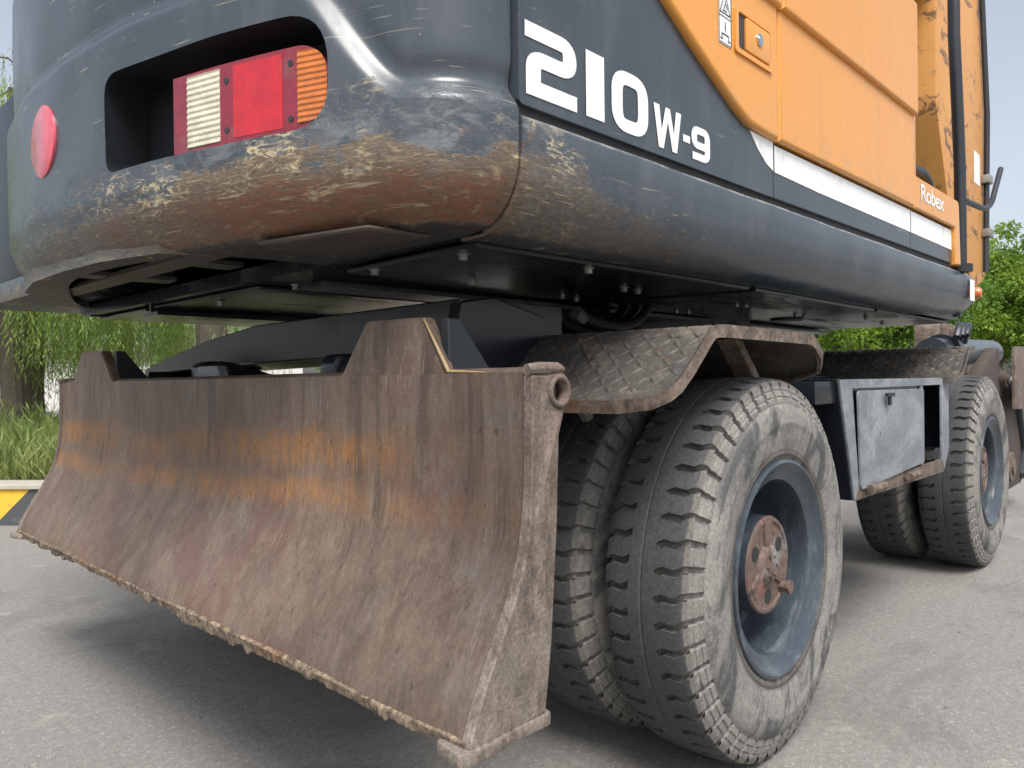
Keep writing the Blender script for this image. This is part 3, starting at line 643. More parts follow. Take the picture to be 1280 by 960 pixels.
# door latch: raised surround, pocket, paddle, lock, and the warning sticker
YD = YP-.020
bm = bmesh.new()
out = rounded([(-.165, 1.868), (.045, 1.868), (.045, 1.985), (-.165, 1.985)], .01, 3); inn_ = rounded([(-.148, 1.880), (.030, 1.880), (.030, 1.973), (-.148, 1.973)], .008, 3)
def loop(P, y): return [bm.verts.new((p[0], y, p[1])) for p in P]
L1, L2, L3, L4 = loop(out, YD+.002), loop(out, YD-.006), loop(inn_, YD-.006), loop(inn_, YD-.0005); n = len(out)
for A, B in ((L1, L2), (L2, L3), (L3, L4)):
    for i in range(n): bm.faces.new((A[i], A[(i+1) % n], B[(i+1) % n], B[i]))
from_bm('latch_surround', bm, 'orange', AD, up=True)
bm = bmesh.new(); prism(bm, [(-.146, 1.882), (-.095, 1.882), (-.095, 1.971), (-.146, 1.971)], 'y', YD-.0012, YD+.003); from_bm('finger_pocket', bm, 'ink', AD, up=True)
bm = bmesh.new(); prism(bm, rounded([(-.108, 1.885), (.026, 1.885), (.026, 1.969), (-.108, 1.969)], .006, 3), 'y', YD-.008, YD+.002, .004, 2, 0); PD = from_bm('latch_paddle', bm, 'orange', AD, up=True)
bm = bmesh.new(); tube(bm, [(-.04, YD-.007, 1.932), (-.04, YD-.012, 1.932)], .0165, 20); tube(bm, [(-.04, YD-.012, 1.932), (-.04, YD-.013, 1.932)], .010, 16); from_bm('lock_cylinder', bm, 'chrome', AD, up=True)
ys = YD-.0012
decal('warning_sticker', [[(-.243, 1.868), (-.178, 1.868), (-.178, 2.02), (-.243, 2.02)]], 'white', AD, ys)
stk = []
def ln(a, b_, w=.0022): stk.extend(ribbon([a, b_], w))
tri = [(-.236, 1.945), (-.185, 1.945), (-.2105, 1.998)]
stk += ribbon(tri, .003, True)
for A, B in (((-.243, 1.936), (-.178, 1.936)), ((-.2405, 1.8705), (-.1805, 1.8705)), ((-.2405, 2.0175), (-.1805, 2.0175)), ((-.2405, 1.8705), (-.2405, 2.0175)), ((-.1805, 1.8705), (-.1805, 2.0175)),
             ((-.216, 1.955), (-.208, 1.978)), ((-.208, 1.97), (-.199, 1.958)), ((-.222, 1.952), (-.2, 1.952)), ((-.2105, 1.90), (-.2105, 1.925)), ((-.213, 1.912), (-.208, 1.912)),
             ((-.228, 1.893), (-.193, 1.893)), ((-.228, 1.893), (-.228, 1.880)), ((-.193, 1.893), (-.193, 1.880)), ((-.236, 1.880), (-.222, 1.880)), ((-.199, 1.880), (-.185, 1.880))): ln(A, B, .0022 if A[0] < -.24 else .003)
decal('sticker_print', stk, 'ink', AD, ys-.0008, True, lambda i: i % 5)
# front corner: handrail, grab bar, mirror arm, marker lamp, plate
def utube(name, pts, rad, mat, parent, seg=12):
    bm = bmesh.new(); tube(bm, [U(p) for p in pts], rad, seg); return from_bm(name, bm, mat, parent)
HR = utube('handrail', [(2.06, -1.235, 1.525), (2.058, -1.235, 2.0), (2.03, -1.235, 2.25), (1.98, -1.235, 2.6), (1.98, -1.235, 2.78)]+bez((1.98, -1.235, 2.78), (1.97, -1.235, 2.9), (1.85, -1.235, 2.9), 6)+[(1.3, -1.235, 2.9), (1.28, -1.2, 2.5)], .026, 'black_tube', EX)
bm = bmesh.new(); tube(bm, [U((2.06, -1.235, 1.525)), U((2.06, -1.235, 1.56))], .05, 16); from_bm('foot_flange', bm, 'black', HR)
utube('mirror_arm', [(2.08, -1.245, 1.862), (2.35, -1.25, 1.872)]+bez((2.35, -1.25, 1.872), (2.58, -1.25, 1.88), (2.66, -1.25, 1.99), 7)+[(2.82, -1.25, 2.15)], .014, 'black_tube', HR)
utube('grab_handle', [(1.40, -1.2, 1.87), (1.46, -1.2, 1.90), (1.58, -1.2, 1.905)]+bez((1.58, -1.2, 1.905), (1.72, -1.2, 1.90), (1.74, -1.2, 1.77), 6), .022, 'black_tube', EX)
utube('grab_handle', [(1.70, -.9, 1.80), (1.56, -.9, 2.15), (1.50, -.9, 2.6)], .02, 'black_tube', EX)
bm = bmesh.new(); box(bm, 1.316, 1.40, -1.235, -1.19, 1.83, 2.56, .008); from_bm('corner_post', bm, 'orange', EX, up=True)
bm = bmesh.new(); c0 = (2.315, -1.228, 1.447); lathe_y(bm, [(0, .03), (-.022, .03), (-.034, .022), (-.038, .001)], 20, c0); from_bm('marker_lamp', bm, 'amber', EX, up=True)
decal('maker_plate', [[(2.15, 1.40), (2.235, 1.40), (2.235, 1.50), (2.15, 1.50)]], 'white', SK, -1.2515)
bm = bmesh.new(); box(bm, 2.30, 2.46, -1.1, -.6, 1.525, 1.57, .01); from_bm('front_step', bm, 'black', EX, up=True)
# far side box that shows past the tail's curve
bm = bmesh.new(); box(bm, -1.10, -.3, 1.30, 1.72, 1.47, 2.2, .02); from_bm('side_box', bm, 'bluepanel', EX)
bm = bmesh.new(); box(bm, -1.13, -.3, 1.05, 1.76, 1.375, 1.468, .035); from_bm('side_rim', bm, 'cw', EX)
# ---- boom, arm and bucket ahead of the machine
bm = bmesh.new(); prism(bm, rounded([(1.7, 1.55), (2.2, 1.55), (3.2, 3.1), (5.0, 4.5), (6.9, 5.0), (6.9, 5.35), (4.7, 5.15), (2.7, 4.0), (1.7, 2.2)], .15), 'y', -.28, .24, .02); from_bm('boom', bm, 'orange_dirty', EX)
ARM = bmesh.new(); prism(ARM, rounded([(6.0, 5.3), (7.9, 5.5), (8.25, 4.0), (8.05, 2.15), (7.55, 2.0), (6.5, 2.5), (5.95, 3.6)], .12), 'y', -.26, .20, .02); ARM = from_bm('arm', ARM, 'orange_dirty', EX)
bm = bmesh.new(); tube(bm, [(7.75, -.30, 5.4), (8.0, -.30, 4.0), (7.86, -.30, 2.2)], .03, 8); from_bm('hydraulic_pipe', bm, 'black_tube', ARM)
for z in (2.6, 3.2): 
    bm = bmesh.new(); box(bm, 7.85, 8.02, -.35, -.26, z, z+.09, .01); from_bm('pipe_clamp', bm, 'bolt', ARM)
decal('arm_sticker', [[(7.5, 3.15), (7.8, 3.15), (7.8, 3.5), (7.5, 3.5)]], 'white', ARM, -.2625, False)
# front stabiliser gear beyond the front wheel
FS = bmesh.new(); prism(FS, rounded([(3.35, .95), (3.6, 1.02), (4.25, 1.24), (4.32, 1.24), (4.32, .60), (4.05, .28), (3.7, .28), (3.5, .55)], .04), 'y', -1.02, -.94, .008); FS = from_bm('front_stabiliser', FS, 'darkrust', EX)
bm = bmesh.new(); tube(bm, [(3.2, -.85, 1.18), (4.9, -.85, 1.22)], .10, 20); from_bm('ram', bm, 'slate', FS)
bm = bmesh.new(); tube(bm, [(3.42, -.85, 1.185), (3.5, -.85, 1.187)], .125, 20); from_bm('ram_collar', bm, 'bluepanel', FS)
bm = bmesh.new(); prism(bm, [(4.42, .80), (5.1, .78), (5.1, 1.26), (4.42, 1.25)], 'y', -1.10, -1.075, .006); from_bm('wear_plate', bm, 'endplate', FS)
for px, pz, pr_ in ((3.62, .93, .085), (4.0, .40, .10), (4.35, 1.02, .06)):
    bm = bmesh.new(); tube(bm, [(px, -1.06, pz), (px, -.92, pz)], pr_, 24); tube(bm, [(px, -1.075, pz), (px, -1.06, pz)], pr_*.62, 20); from_bm('pin', bm, 'darkrust', FS)
bm = bmesh.new(); prism(bm, rounded([(4.45, 1.0), (4.8, .75), (5.5, .8), (5.55, 1.30), (5.4, 1.46), (4.5, 1.46)], .08), 'y', -.6, -.42, .02); BK = from_bm('bucket', bm, 'rustrim', EX)
for k in range(4):
    bm = bmesh.new(); box(bm, 4.55+.25*k, 4.63+.25*k, -.63, -.60, .95, 1.42, .008); from_bm('bucket_rib', bm, 'rustrim', BK)
bm = bmesh.new(); prism(bm, rounded([(4.05, 1.0), (5.3, 1.0), (5.6, .55), (5.3, .18), (4.62, .18), (4.25, .55)], .05), 'y', -1.0, -.93, .008); from_bm('lower_arm', bm, 'darkrust', FS)
bm = bmesh.new(); tube(bm, [(4.72, -1.03, .36), (4.72, -.9, .36)], .11, 24); tube(bm, [(4.72, -1.045, .36), (4.72, -1.03, .36)], .06, 20); from_bm('pin', bm, 'rustrim', FS)
bm = bmesh.new(); prism(bm, rounded([(4.95, .95), (5.05, .95), (5.45, .45), (5.30, .20), (5.2, .25), (5.3, .45)], .03), 'y', -1.04, -1.0, .006); from_bm('link_bar', bm, 'slate', FS)
for k in range(3):
    bm = bmesh.new(); p0 = (3.25+.12*k, -.98, 1.28+.01*k); tube(bm, bez(p0, (3.35+.12*k, -1.0, 1.46), (3.55+.12*k, -.9, 1.24), 8), .022, 8); from_bm('hose', bm, 'black_tube', FS)

# ---- undercarriage
CH = bmesh.new(); box(CH, -.45, 3.3, -.42, .42, .58, 1.0, .02); box(CH, .75, 2.0, -.7, .7, .55, 1.05, .02); CH = from_bm('chassis', CH, 'under', EX)
bm = bmesh.new(); tube(bm, [(1.2, 0, .98), (1.2, 0, 1.20)], .62, 48); tube(bm, [(1.2, 0, 1.20), (1.2, 0, 1.33)], .56, 48); from_bm('slewing_ring', bm, 'under', EX)
for ax in (0, 2.8):
    bm = bmesh.new(); tube(bm, [(ax, -1.0, .525), (ax, -.5, .525), (ax, -.2, .525), (ax, .2, .525), (ax, .5, .525), (ax, 1.0, .525)], [.11, .11, .2, .2, .11, .11], 20); from_bm('axle', bm, 'under', EX)
bm = bmesh.new(); box(bm, .45, .95, -1.17, -.4, .955, 1.03, .004); from_bm('side_bracket', bm, 'under', EX)
bm = bmesh.new(); tube(bm, [(.36, -1.05, .985), (.7, -1.05, .985)], .008, 8); from_bm('brake_pipe', bm, 'bolt', EX)
for k in range(3):
    bm = bmesh.new(); y_ = -.60-.05*k
    tube(bm, bez((-.30+.06*k, y_, 1.24), (-.02+.05*k, y_-.02, 1.12+.02*k), (.30, y_+.05, 1.30), 10), .017, 10); H_ = from_bm('hydraulic_hose', bm, 'black_tube', EX)
    bm = bmesh.new(); tube(bm, [(-.31+.06*k, y_, 1.245), (-.27+.06*k, y_, 1.228)], .022, 6); from_bm('hose_fitting', bm, 'bolt', H_)
# tail cover plate over the blade linkage
bm = bmesh.new()
prism(bm, [(-.70, 1.255), (.32, 1.245), (.70, 1.205), (1.05, 1.150), (1.24, 1.112), (1.24, 1.072), (1.215, 1.072), (1.20, 1.098), (.06, 1.118), (-.2, 1.12), (-.70, 1.02)], 'x', -.66, -.25, .004, 1)
TC = from_bm('tail_cover', bm, 'under', EX, smooth=False)
bm = bmesh.new(); prism(bm, [(-.80, .80), (-.15, .80), (-.05, 1.06), (-.28, 1.08), (-.38, 1.22), (-.58, 1.26), (-.70, 1.24)], 'y', -.74, -.70, .004, 1); from_bm('side_cheek', bm, 'under', TC)
for y in (-.40, .35):
    bm = bmesh.new(); prism(bm, rounded([(-.86, .9), (-.4, .75), (-.4, 1.02), (-.75, 1.12), (-.86, 1.12)], .04), 'y', y-.03, y+.03, .005); AR = from_bm('blade_arm', bm, 'under', EX)
    bm = bmesh.new(); tube(bm, [(-.80, y-.05, 1.07), (-.80, y+.05, 1.07)], .045, 18); from_bm('arm_pin', bm, 'black', AR)

# ---- dozer blade
def bprof():
    P = [(0, 1.058), (-.001, .97), (-.003, .88), (-.011, .80), (-.027, .735), (-.052, .685), (-.078, .640), (-.108, .590), (-.135, .540), (-.158, .487)]
    return P
BP = bprof(); BY = .027; BX0 = -1.012
def bface(y, z):
    P = BP
    for (x1, z1), (x2, z2) in zip(P, P[1:]):
        if z2 <= z <= z1: t = (z1-z)/(z1-z2); return x1+(x2-x1)*t
    return P[0][0] if z > P[0][1] else P[-1][0]
V = []; F = []; NY = 90
zs = [1.058, 1.052, 1.03]+[1.03-.022*i for i in range(1, 25)]+[.490]; 
ylist = [-1.25+2.5*i/NY for i in range(NY+1)]
nz = len(zs)
def sm(y, z):
    return sum(bface(y, z+o) for o in (-.03, -.015, 0, .015, .03))/5
for y in ylist:
    for z in zs:
        dent = .0022*math.sin(5*y+9*z)+.0016*math.sin(13*y-4*z+1)
        V.append((BX0+BY*y+sm(y, z)+dent, y, z))
    for z in reversed(zs): V.append((BX0+BY*y+sm(y, z)+(.028 if z < 1.05 else .02), y, z-(.012 if z > 1.05 else 0)))
M2 = 2*nz
for i in range(NY):
    for j in range(M2): F.append((i*M2+j, i*M2+(j+1) % M2, (i+1)*M2+(j+1) % M2, (i+1)*M2+j))
F.append(tuple(range(M2))); F.append(tuple(NY*M2+j for j in reversed(range(M2))))
BL = from_py('dozer_blade', V, F, 'blade', EX); BL['label'] = 'brown rusted dozer blade with streaks and an orange rust band'
b = bmesh.new(); b.from_mesh(BL.data); bmesh.ops.recalc_face_normals(b, faces=b.faces); b.to_mesh(BL.data); b.free()
# top tube along the back of the upper edge
bm = bmesh.new(); tube(bm, [(BX0+BY*y+.035, y, 1.045) for y in ylist[::6]], .022, 12); from_bm('top_rail', bm, 'blade', BL)
# end plates
for sy in (-1, 1):
    y0 = sy*1.25; xo = BX0+BY*y0
    front = [(xo+sm(y0, z)-.003, z) for z in zs[1:]]
    pts = front+[(xo-.150, .478), (xo+.022, .489), (xo+.040, .60), (xo+.058, .80), (xo+.066, .95)]
    cxh, czh = xo+.066, 1.025
    pts += [(cxh+.034*math.cos(a), czh+.034*math.sin(a)) for a in [R(q) for q in range(-60, 111, 12)]]+[(xo+.04, 1.053)]
    bm = bmesh.new(); y1 = y0+sy*.022; prism(bm, pts, 'y', min(y0, y1), max(y0, y1), .003, 1); EP = from_bm('end_plate', bm, 'endplate', BL)
    bm = bmesh.new(); tube(bm, [(cxh, y0-.1, czh), (cxh, y0+.1, czh)], .0185, 24); ct = from_bm('cutter', bm, 'endplate'); md = EP.modifiers.new('b', 'BOOLEAN'); md.object = ct; md.solver = 'EXACT'
    dg = bpy.context.evaluated_depsgraph_get(); EP.data = bpy.data.meshes.new_from_object(EP.evaluated_get(dg)); EP.modifiers.clear(); bpy.data.objects.remove(ct)
    bm = bmesh.new(); tube(bm, [(cxh+.024*math.cos(a), y1+sy*.001, czh+.024*math.sin(a)) for a in [k*math.pi/12 for k in range(25)]], .005, 8); from_bm('lug_ring', bm, 'endplate', EP)
    bm = bmesh.new(); tube(bm, [(xo-.005, y0+sy*.011, 1.061), (xo+.02, y0+sy*.014, 1.063), (xo+.07, y0+sy*.014, 1.064), (xo+.085, y0+sy*.014, 1.062)], [.010, .012, .011, .006], 10); from_bm('weld_bead', bm, 'endplate', EP)
    # foot of the plate
    bm = bmesh.new(); prism(bm, rounded([(xo-.165, y0-sy*.05), (xo-.18, y0+sy*.026), (xo-.12, y0+sy*.034), (xo-.06, y0+sy*.026), (xo+.03, y0+sy*.030), (xo+.04, y0-sy*.01)], .012, 3), 'z', .468, .488, .004, 2); from_bm('foot_strip', bm, 'endplate', EP)
# chipped cutting edge
V = []; F = []; NE = 420; nxt = 0; lev = 0; prd = 0
for i in range(NE+1):
    y = -1.262+2.524*i/NE; xo = BX0+BY*y-.158
    if i >= nxt: nxt = i+rng.integers(4, 13); lev = rng.normal(0, .0035); prd = rng.normal(0, .0025)
    w = rng.normal(0, .0009, 6); c = lev+.004*math.sin(y*5)
    fr = .001+prd*.6
    V += [(xo+.012, y, .500), (xo+w[0], y, .495+w[1]), (xo+fr+w[2], y, .490+w[3]), (xo+fr+.004+w[4], y, .474+c+w[5]), (xo+.030, y, .474+c*.7), (xo+.035, y, .495)]
for i in range(NE):
    for j in range(6): F.append((i*6+j, i*6+(j+1) % 6, (i+1)*6+(j+1) % 6, (i+1)*6+j))
F.append(tuple(range(6))); F.append(tuple(NE*6+j for j in reversed(range(6))))
CE = from_py('cutting_edge', V, F, 'edge', BL, ang=50)
b = bmesh.new(); b.from_mesh(CE.data); bmesh.ops.recalc_face_normals(b, faces=b.faces); b.to_mesh(CE.data); b.free()
# upright tabs on the top edge
for ya, yb, yc, yd in ((-.705, -.79, -.97, -1.043), (1.10, 1.03, .83, .70)):
    bm = bmesh.new(); xm = BX0+BY*(ya+yd)/2
    b = bmesh.new(); P = [(ya, 1.052), (yb, 1.171), (yc, 1.169), (yd, 1.052)]
    lo = [b.verts.new((xm+.003+(.008 if z > 1.1 else 0), y, z)) for y, z in P]; hi = [b.verts.new((xm+.036+(.010 if z > 1.1 else 0), y, z)) for y, z in P]
    b.faces.new(lo); b.faces.new(list(reversed(hi)))
    for i in range(4): b.faces.new((lo[i], hi[i], hi[(i+1) % 4], lo[(i+1) % 4]))
    bmesh.ops.recalc_face_normals(b, faces=b.faces); bmesh.ops.bevel(b, geom=b.edges[:], offset=.004, segments=2, affect='EDGES'); join(bm, b)
    TB = from_bm('upright_tab', bm, 'blade', BL)
    bm = bmesh.new(); yg = yd+.03 if yd < 0 else yd+.06
    prism(bm, [(xm+.03, 1.05), (xm+.03, 1.165), (xm+.06, 1.165), (xm+.16, 1.05)], 'y', yg-.012, yg+.012, .003, 1); from_bm('gusset', bm, 'black', TB)
    if yd < 0:
        bm = bmesh.new(); tube(bm, [(xm+.012, yc-.004, 1.165), (xm+.006, yd-.006, 1.062), (xm+.006, yd-.10, 1.059)], [.002, .004, .0015], 8); from_bm('paint_bead', bm, 'weld', TB)
bm = bmesh.new(); prism(bm, [(.07, 1.02), (.12, 1.10), (.24, 1.10), (.32, 1.02)], 'x', -.90, -.87, .004); from_bm('rear_bracket', bm, 'box', BL)

# ---- wheels
def tyre_mesh():
    NCELL = 52; sub = [0, .03, .15, .27, .30, .475, .65, .825]
    half = [(.000, .5215, 0), (.004, .5245, 0), (.015, .5248, 0), (.034, .5245, 0), (.038, .5243, 1), (.055, .5236, 1), (.070, .5226, 1), (.086, .5206, 1), (.098, .518, 1), (.106, .5125, 1),
            (.111, .502, .9), (.1145, .4905, .8), (.1125, .4885, .6), (.1135, .4855, .6), (.1185, .4835, .8), (.122, .472, .7), (.1195, .470, .5), (.1205, .467, .5), (.1245, .465, .6), (.127, .453, .45), (.126, .449, 0),
            (.1305, .444, 0), (.1355, .436, 0), (.1395, .42, 0), (.141, .405, 0), (.1418, .400, 0), (.1418, .395, 0), (.1405, .392, 0), (.139, .372, 0), (.134, .345, 0), (.1275, .320, 0), (.1285, .317, 0), (.1285, .312, 0), (.1265, .309, 0), (.120, .298, 0), (.114, .290, 0), (.108, .283, 0), (.098, .272, 0)]
    def shift(w):
        a = abs(w); ks = [(0, 0), (.034, 0), (.046, .20), (.064, .20), (.082, .10), (.106, .34), (1, .34)]
        for (x1, s1), (x2, s2) in zip(ks, ks[1:]):
            if x1 <= a <= x2: s = s1+(s2-s1)*(a-x1)/(x2-x1); break
        off = .5*(0.5-0.5*max(-1, min(1, w/.03)))
        return (s if w > 0 else -s)+off
    prof = [(-w, r_, k) for w, r_, k in reversed(half[1:])]+half
    ncol = NCELL*len(sub); V = np.zeros((len(prof), ncol, 3)); th0 = np.array([(c+s) for c in range(NCELL) for s in sub])
    inside = np.array([(1 if i in (1, 2, 3) else 0) for c in range(NCELL) for i in range(len(sub))])
    for j, (w, r_, k) in enumerate(prof):
        th = (th0+shift(w))*2*math.pi/NCELL; dep = .021*k*inside
        if 0 < k < 1 and abs(w) > .1065:
            rr_ = r_-dep*.35; ww = abs(w)-dep*.9
        else: rr_ = r_-dep; ww = np.full(ncol, abs(w))
        V[j, :, 0] = rr_*np.sin(th); V[j, :, 2] = rr_*np.cos(th); V[j, :, 1] = -ww*math.copysign(1, w) if w else 0
    F = []
    for j in range(len(prof)-1):
        for c in range(ncol):
            c2 = (c+1) % ncol; F.append((j*ncol+c, j*ncol+c2, (j+1)*ncol+c2, (j+1)*ncol+c))
    me = bpy.data.meshes.new('tyre'); me.from_pydata(V.reshape(-1, 3).tolist(), [], F)
    b = bmesh.new(); b.from_mesh(me); bmesh.ops.recalc_face_normals(b, faces=b.faces); b.to_mesh(me); b.free()
    me.materials.append(MT['tyre']); me.shade_smooth(); me.set_sharp_from_angle(angle=R(28)); return me
TYRE = tyre_mesh()
def wheel_mesh(outer):     # -y is outboard
    bm = bmesh.new()
    if outer:
        prof = [(.12, .268), (-.10, .268), (-.108, .290), (-.120, .298), (-.129, .296), (-.132, .288), (-.126, .280), (-.116, .270), (-.108, .252), (-.102, .240), (-.085, .236), (-.05, .236), (.03, .236), (.055, .225), (.062, .20), (.06, .13), (.06, .05), (.06, .001)]
    else:
        prof = [(.12, .268), (-.10, .268), (-.12, .285), (-.125, .27), (-.10, .24), (-.04, .235), (-.03, .1), (-.03, .001)]
    lathe_y(bm, prof, 72); me = bpy.data.meshes.new('wheel'); bmesh.ops.recalc_face_normals(bm, faces=bm.faces); bm.to_mesh(me); bm.free()
    # outward winding is decided by the flange
    me.materials.append(MT['rim']); me.shade_smooth(); me.set_sharp_from_angle(angle=R(32)); return me
WO, WI = wheel_mesh(True), wheel_mesh(False)
def hub_mesh():
    bm = bmesh.new(); lathe_y(bm, [(.07, .138), (-.062, .136), (-.068, .132), (-.069, .122), (-.064, .118), (-.064, .062), (-.072, .055), (-.078, .044), (-.079, .001)], 48)
    for k in range(3):
        a = k*2*math.pi/3+.5; ca, sa = math.cos(a), math.sin(a)
        b = bmesh.new(); box(b, .05, .122, -.0715, -.060, -.022, .022, .004); bmesh.ops.rotate(b, verts=b.verts, cent=(0, 0, 0), matrix=Matrix.Rotation(a, 3, 'Y')); join(bm, b)
    for k in range(6):
        a = k*math.pi/3; tube(bm, [(.03*math.cos(a), -.076, .03*math.sin(a)), (.03*math.cos(a), -.084, .03*math.sin(a))], .006, 6)
    tube(bm, [(.085, -.06, -.075), (.085, -.088, -.075)], .016, 12); tube(bm, [(.085, -.088, -.075), (.085, -.096, -.075)], .020, 12)
    bmesh.ops.recalc_face_normals(bm, faces=bm.faces); me = bpy.data.meshes.new('hub'); bm.to_mesh(me); bm.free(); me.materials.append(MT['hub']); me.materials.append(MT['rim'])
    for p_ in me.polygons:
        c_ = p_.center
        if c_.y > -.058 and math.hypot(c_.x, c_.z) > .12: p_.material_index = 1
    me.shade_smooth(); me.set_sharp_from_angle(angle=R(30)); return me
HUB = hub_mesh()
HOLE = bpy.data.meshes.new('hub_hole'); bm = bmesh.new()
tube(bm, [(0, -.0655, 0), (0, -.06, 0)], .021, 16); bm.to_mesh(HOLE); bm.free(); HOLE.materials.append(MT['black'])
STUD = bpy.data.meshes.new('wheel_nut'); bm = bmesh.new(); tube(bm, [(0, .06, 0), (0, .035, 0)], .016, 6); tube(bm, [(0, .06, 0), (0, .022, 0)], .009, 8); bm.to_mesh(STUD); bm.free(); STUD.materials.append(MT['rim'])
for ax in (.045, 2.83):
    for sy in (-1, 1):
        for outer in (True, False):
            w = bpy.data.objects.new('wheel', WO if outer else WI); COL.objects.link(w); w.parent = EX
            w.location = (ax, sy*(1.105 if outer else .785), .522); rot = random.uniform(0, 6.28)
            if ax < 1 and sy < 0 and outer: rot = .35
            w.rotation_euler = (0, 0, 0 if sy < 0 else math.pi)
            t = bpy.data.objects.new('tyre', TYRE); COL.objects.link(t); t.parent = w; t.rotation_euler = (0, rot, 0)
            if outer:
                h = bpy.data.objects.new('hub', HUB); COL.objects.link(h); h.parent = w; h.location = (0, -.016, 0); h.rotation_euler = (0, rot-.35, 0)
                if sy < 0:
                    for k in range(3):
                        a = k*2*math.pi/3+.5+math.pi/3+rot-.35
                        o = bpy.data.objects.new('hub_hole', HOLE); COL.objects.link(o); o.parent = w; o.location = (.088*math.cos(-a+math.pi), 0, .088*math.sin(-a+math.pi)); o.location = Matrix.Rotation(a, 3, 'Y') @ Vector((.088, 0, 0)); o.location.y = -.016
                    for k in range(10):
                        a = k*2*math.pi/10; o = bpy.data.objects.new('wheel_nut', STUD); COL.objects.link(o); o.parent = w; o.location = (.175*math.cos(a), 0, .175*math.sin(a))

# ---- mudguards of tread plate
def fender(name, prof, y0, y1, lab, lipmat='rustrim'):
    """prof: (x,z) running from the rear lip over the top to the front; y0 outboard, y1 inboard"""
    bm = bmesh.new(); T = .012; sy = 1 if y1 > y0 else -1
    P = [Vector(p) for p in prof]; n = len(P)
    nm_ = []
    for i in range(n):
        t = (P[min(i+1, n-1)]-P[max(i-1, 0)]).normalized(); nm_.append(Vector((-t.y, t.x)))
    ys_ = [y0, y1]
    def ring(y, i, cut=0): return [(P[i].x, y, P[i].y), (P[i].x-nm_[i].x*T, y, P[i].y-nm_[i].y*T)]
    # round the outboard corner at the rear lip
    def yout(i):
        dd = (P[i]-P[0]).length
        de = (P[-1]-P[i]).length
        k = .11; q = min(dd, de); return y0+sy*(0 if q >= k else k-math.sqrt(max(0, k*k-(k-q)**2)))
    up_ = [[bm.verts.new((P[i].x, yout(i)+(y1-yout(i))*f, P[i].y)) for f in (0, .5, 1)] for i in range(n)]
    dn_ = [[bm.verts.new((P[i].x-nm_[i].x*T, yout(i)+(y1-yout(i))*f, P[i].y-nm_[i].y*T)) for f in (0, .5, 1)] for i in range(n)]
    for i in range(n-1):
        for k in range(2):
            bm.faces.new((up_[i][k], up_[i+1][k], up_[i+1][k+1], up_[i][k+1])); bm.faces.new((dn_[i][k], dn_[i][k+1], dn_[i+1][k+1], dn_[i+1][k]))
        bm.faces.new((up_[i][0], dn_[i][0], dn_[i+1][0], up_[i+1][0])); bm.faces.new((up_[i][2], up_[i+1][2], dn_[i+1][2], dn_[i][2]))
    for e in (0, n-1):
        for k in range(2): bm.faces.new((up_[e][k], up_[e][k+1], dn_[e][k+1], dn_[e][k]))
    bmesh.ops.recalc_face_normals(bm, faces=bm.faces)
    # raised tread lugs
    L = [0]
    for a, b_ in zip(P, P[1:]): L.append(L[-1]+(b_-a).length)
    step = .034; ns = int((L[-1]-.03)/step); nyk = int((abs(y1-y0)-.03)/step)
    for i in range(ns):
        for k in range(nyk):
            s = .025+i*step; yv = y0+sy*(.028+k*step)
            j = max(q for q in range(n-1) if L[q] <= s); t = (P[j+1]-P[j]).normalized(); q = P[j]+t*(s-L[j]); nv = Vector((-t.y, t.x))
            if (min(s, L[-1]-s) < .07 and k < 2) or random.random() < .06: continue
            s += random.uniform(-.003, .003); yv += random.uniform(-.003, .003)
            sg = 1 if (i+k) % 2 else -1; ca, sa = math.cos(R(45)), sg*math.sin(R(45))
            def pt(a, b_, h): 
                ds = a*ca-b_*sa; dy = a*sa+b_*ca; qq = q+t*ds+nv*h; return (qq.x, yv+dy, qq.y)
            ring_ = [bm.verts.new(pt(.0195*math.cos(e), .0066*math.sin(e), .0003)) for e in [w_*math.pi/4 for w_ in range(8)]]
            top_ = [bm.verts.new(pt(.011*math.cos(e), .0024*math.sin(e), .0030)) for e in [w_*math.pi/2 for w_ in range(4)]]
            for w_ in range(4):
                bm.faces.new((ring_[2*w_], ring_[2*w_+1], top_[w_])); bm.faces.new((ring_[2*w_+1], ring_[(2*w_+2) % 8], top_[(w_+1) % 4])); bm.faces.new((ring_[2*w_+1], top_[(w_+1) % 4], top_[w_]))
            bm.faces.new(top_)
    o = from_bm(name, bm, 'checker', EX, ang=30, recalc=False)
    if lab: o['label'] = lab
    # rusty lip following the outboard edge and the rear edge
    bm = bmesh.new()
    W = .028
    path = [((P[i].x, yout(i), P[i].y), nm_[i]) for i in range(n)]
    path = [((P[0].x, y1, P[0].y), nm_[0])]+path+[((P[-1].x, y1, P[-1].y), nm_[-1])]
    a_, b__, c_, d_ = [], [], [], []
    cen = Vector((sum(p.x for p in P)/n, (y0+y1)/2, 0))
    for i, (p, nv) in enumerate(path):
        p = Vector(p); o1 = Vector((0, -sy, 0)) if 2 < i < len(path)-3 else (Vector((p.x-cen.x, 0, 0)).normalized() if i in (0, len(path)-1) else (Vector((math.copysign(1, p.x-cen.x), -sy, 0)).normalized()))
        nn = Vector((nv.x, 0, nv.y)); 
        a_.append(bm.verts.new(p+o1*.006+nn*.003)); b__.append(bm.verts.new(p+o1*.007-nn*W)); c_.append(bm.verts.new(p-o1*.006-nn*W)); d_.append(bm.verts.new(p-o1*.006-nn*(T+.002)))
    for i in range(len(path)-1):
        for A, B in ((a_, b__), (b__, c_), (c_, d_), (d_, a_)): bm.faces.new((A[i], A[i+1], B[i+1], B[i]))
    from_bm('edge_lip', bm, lipmat, o)
    return o
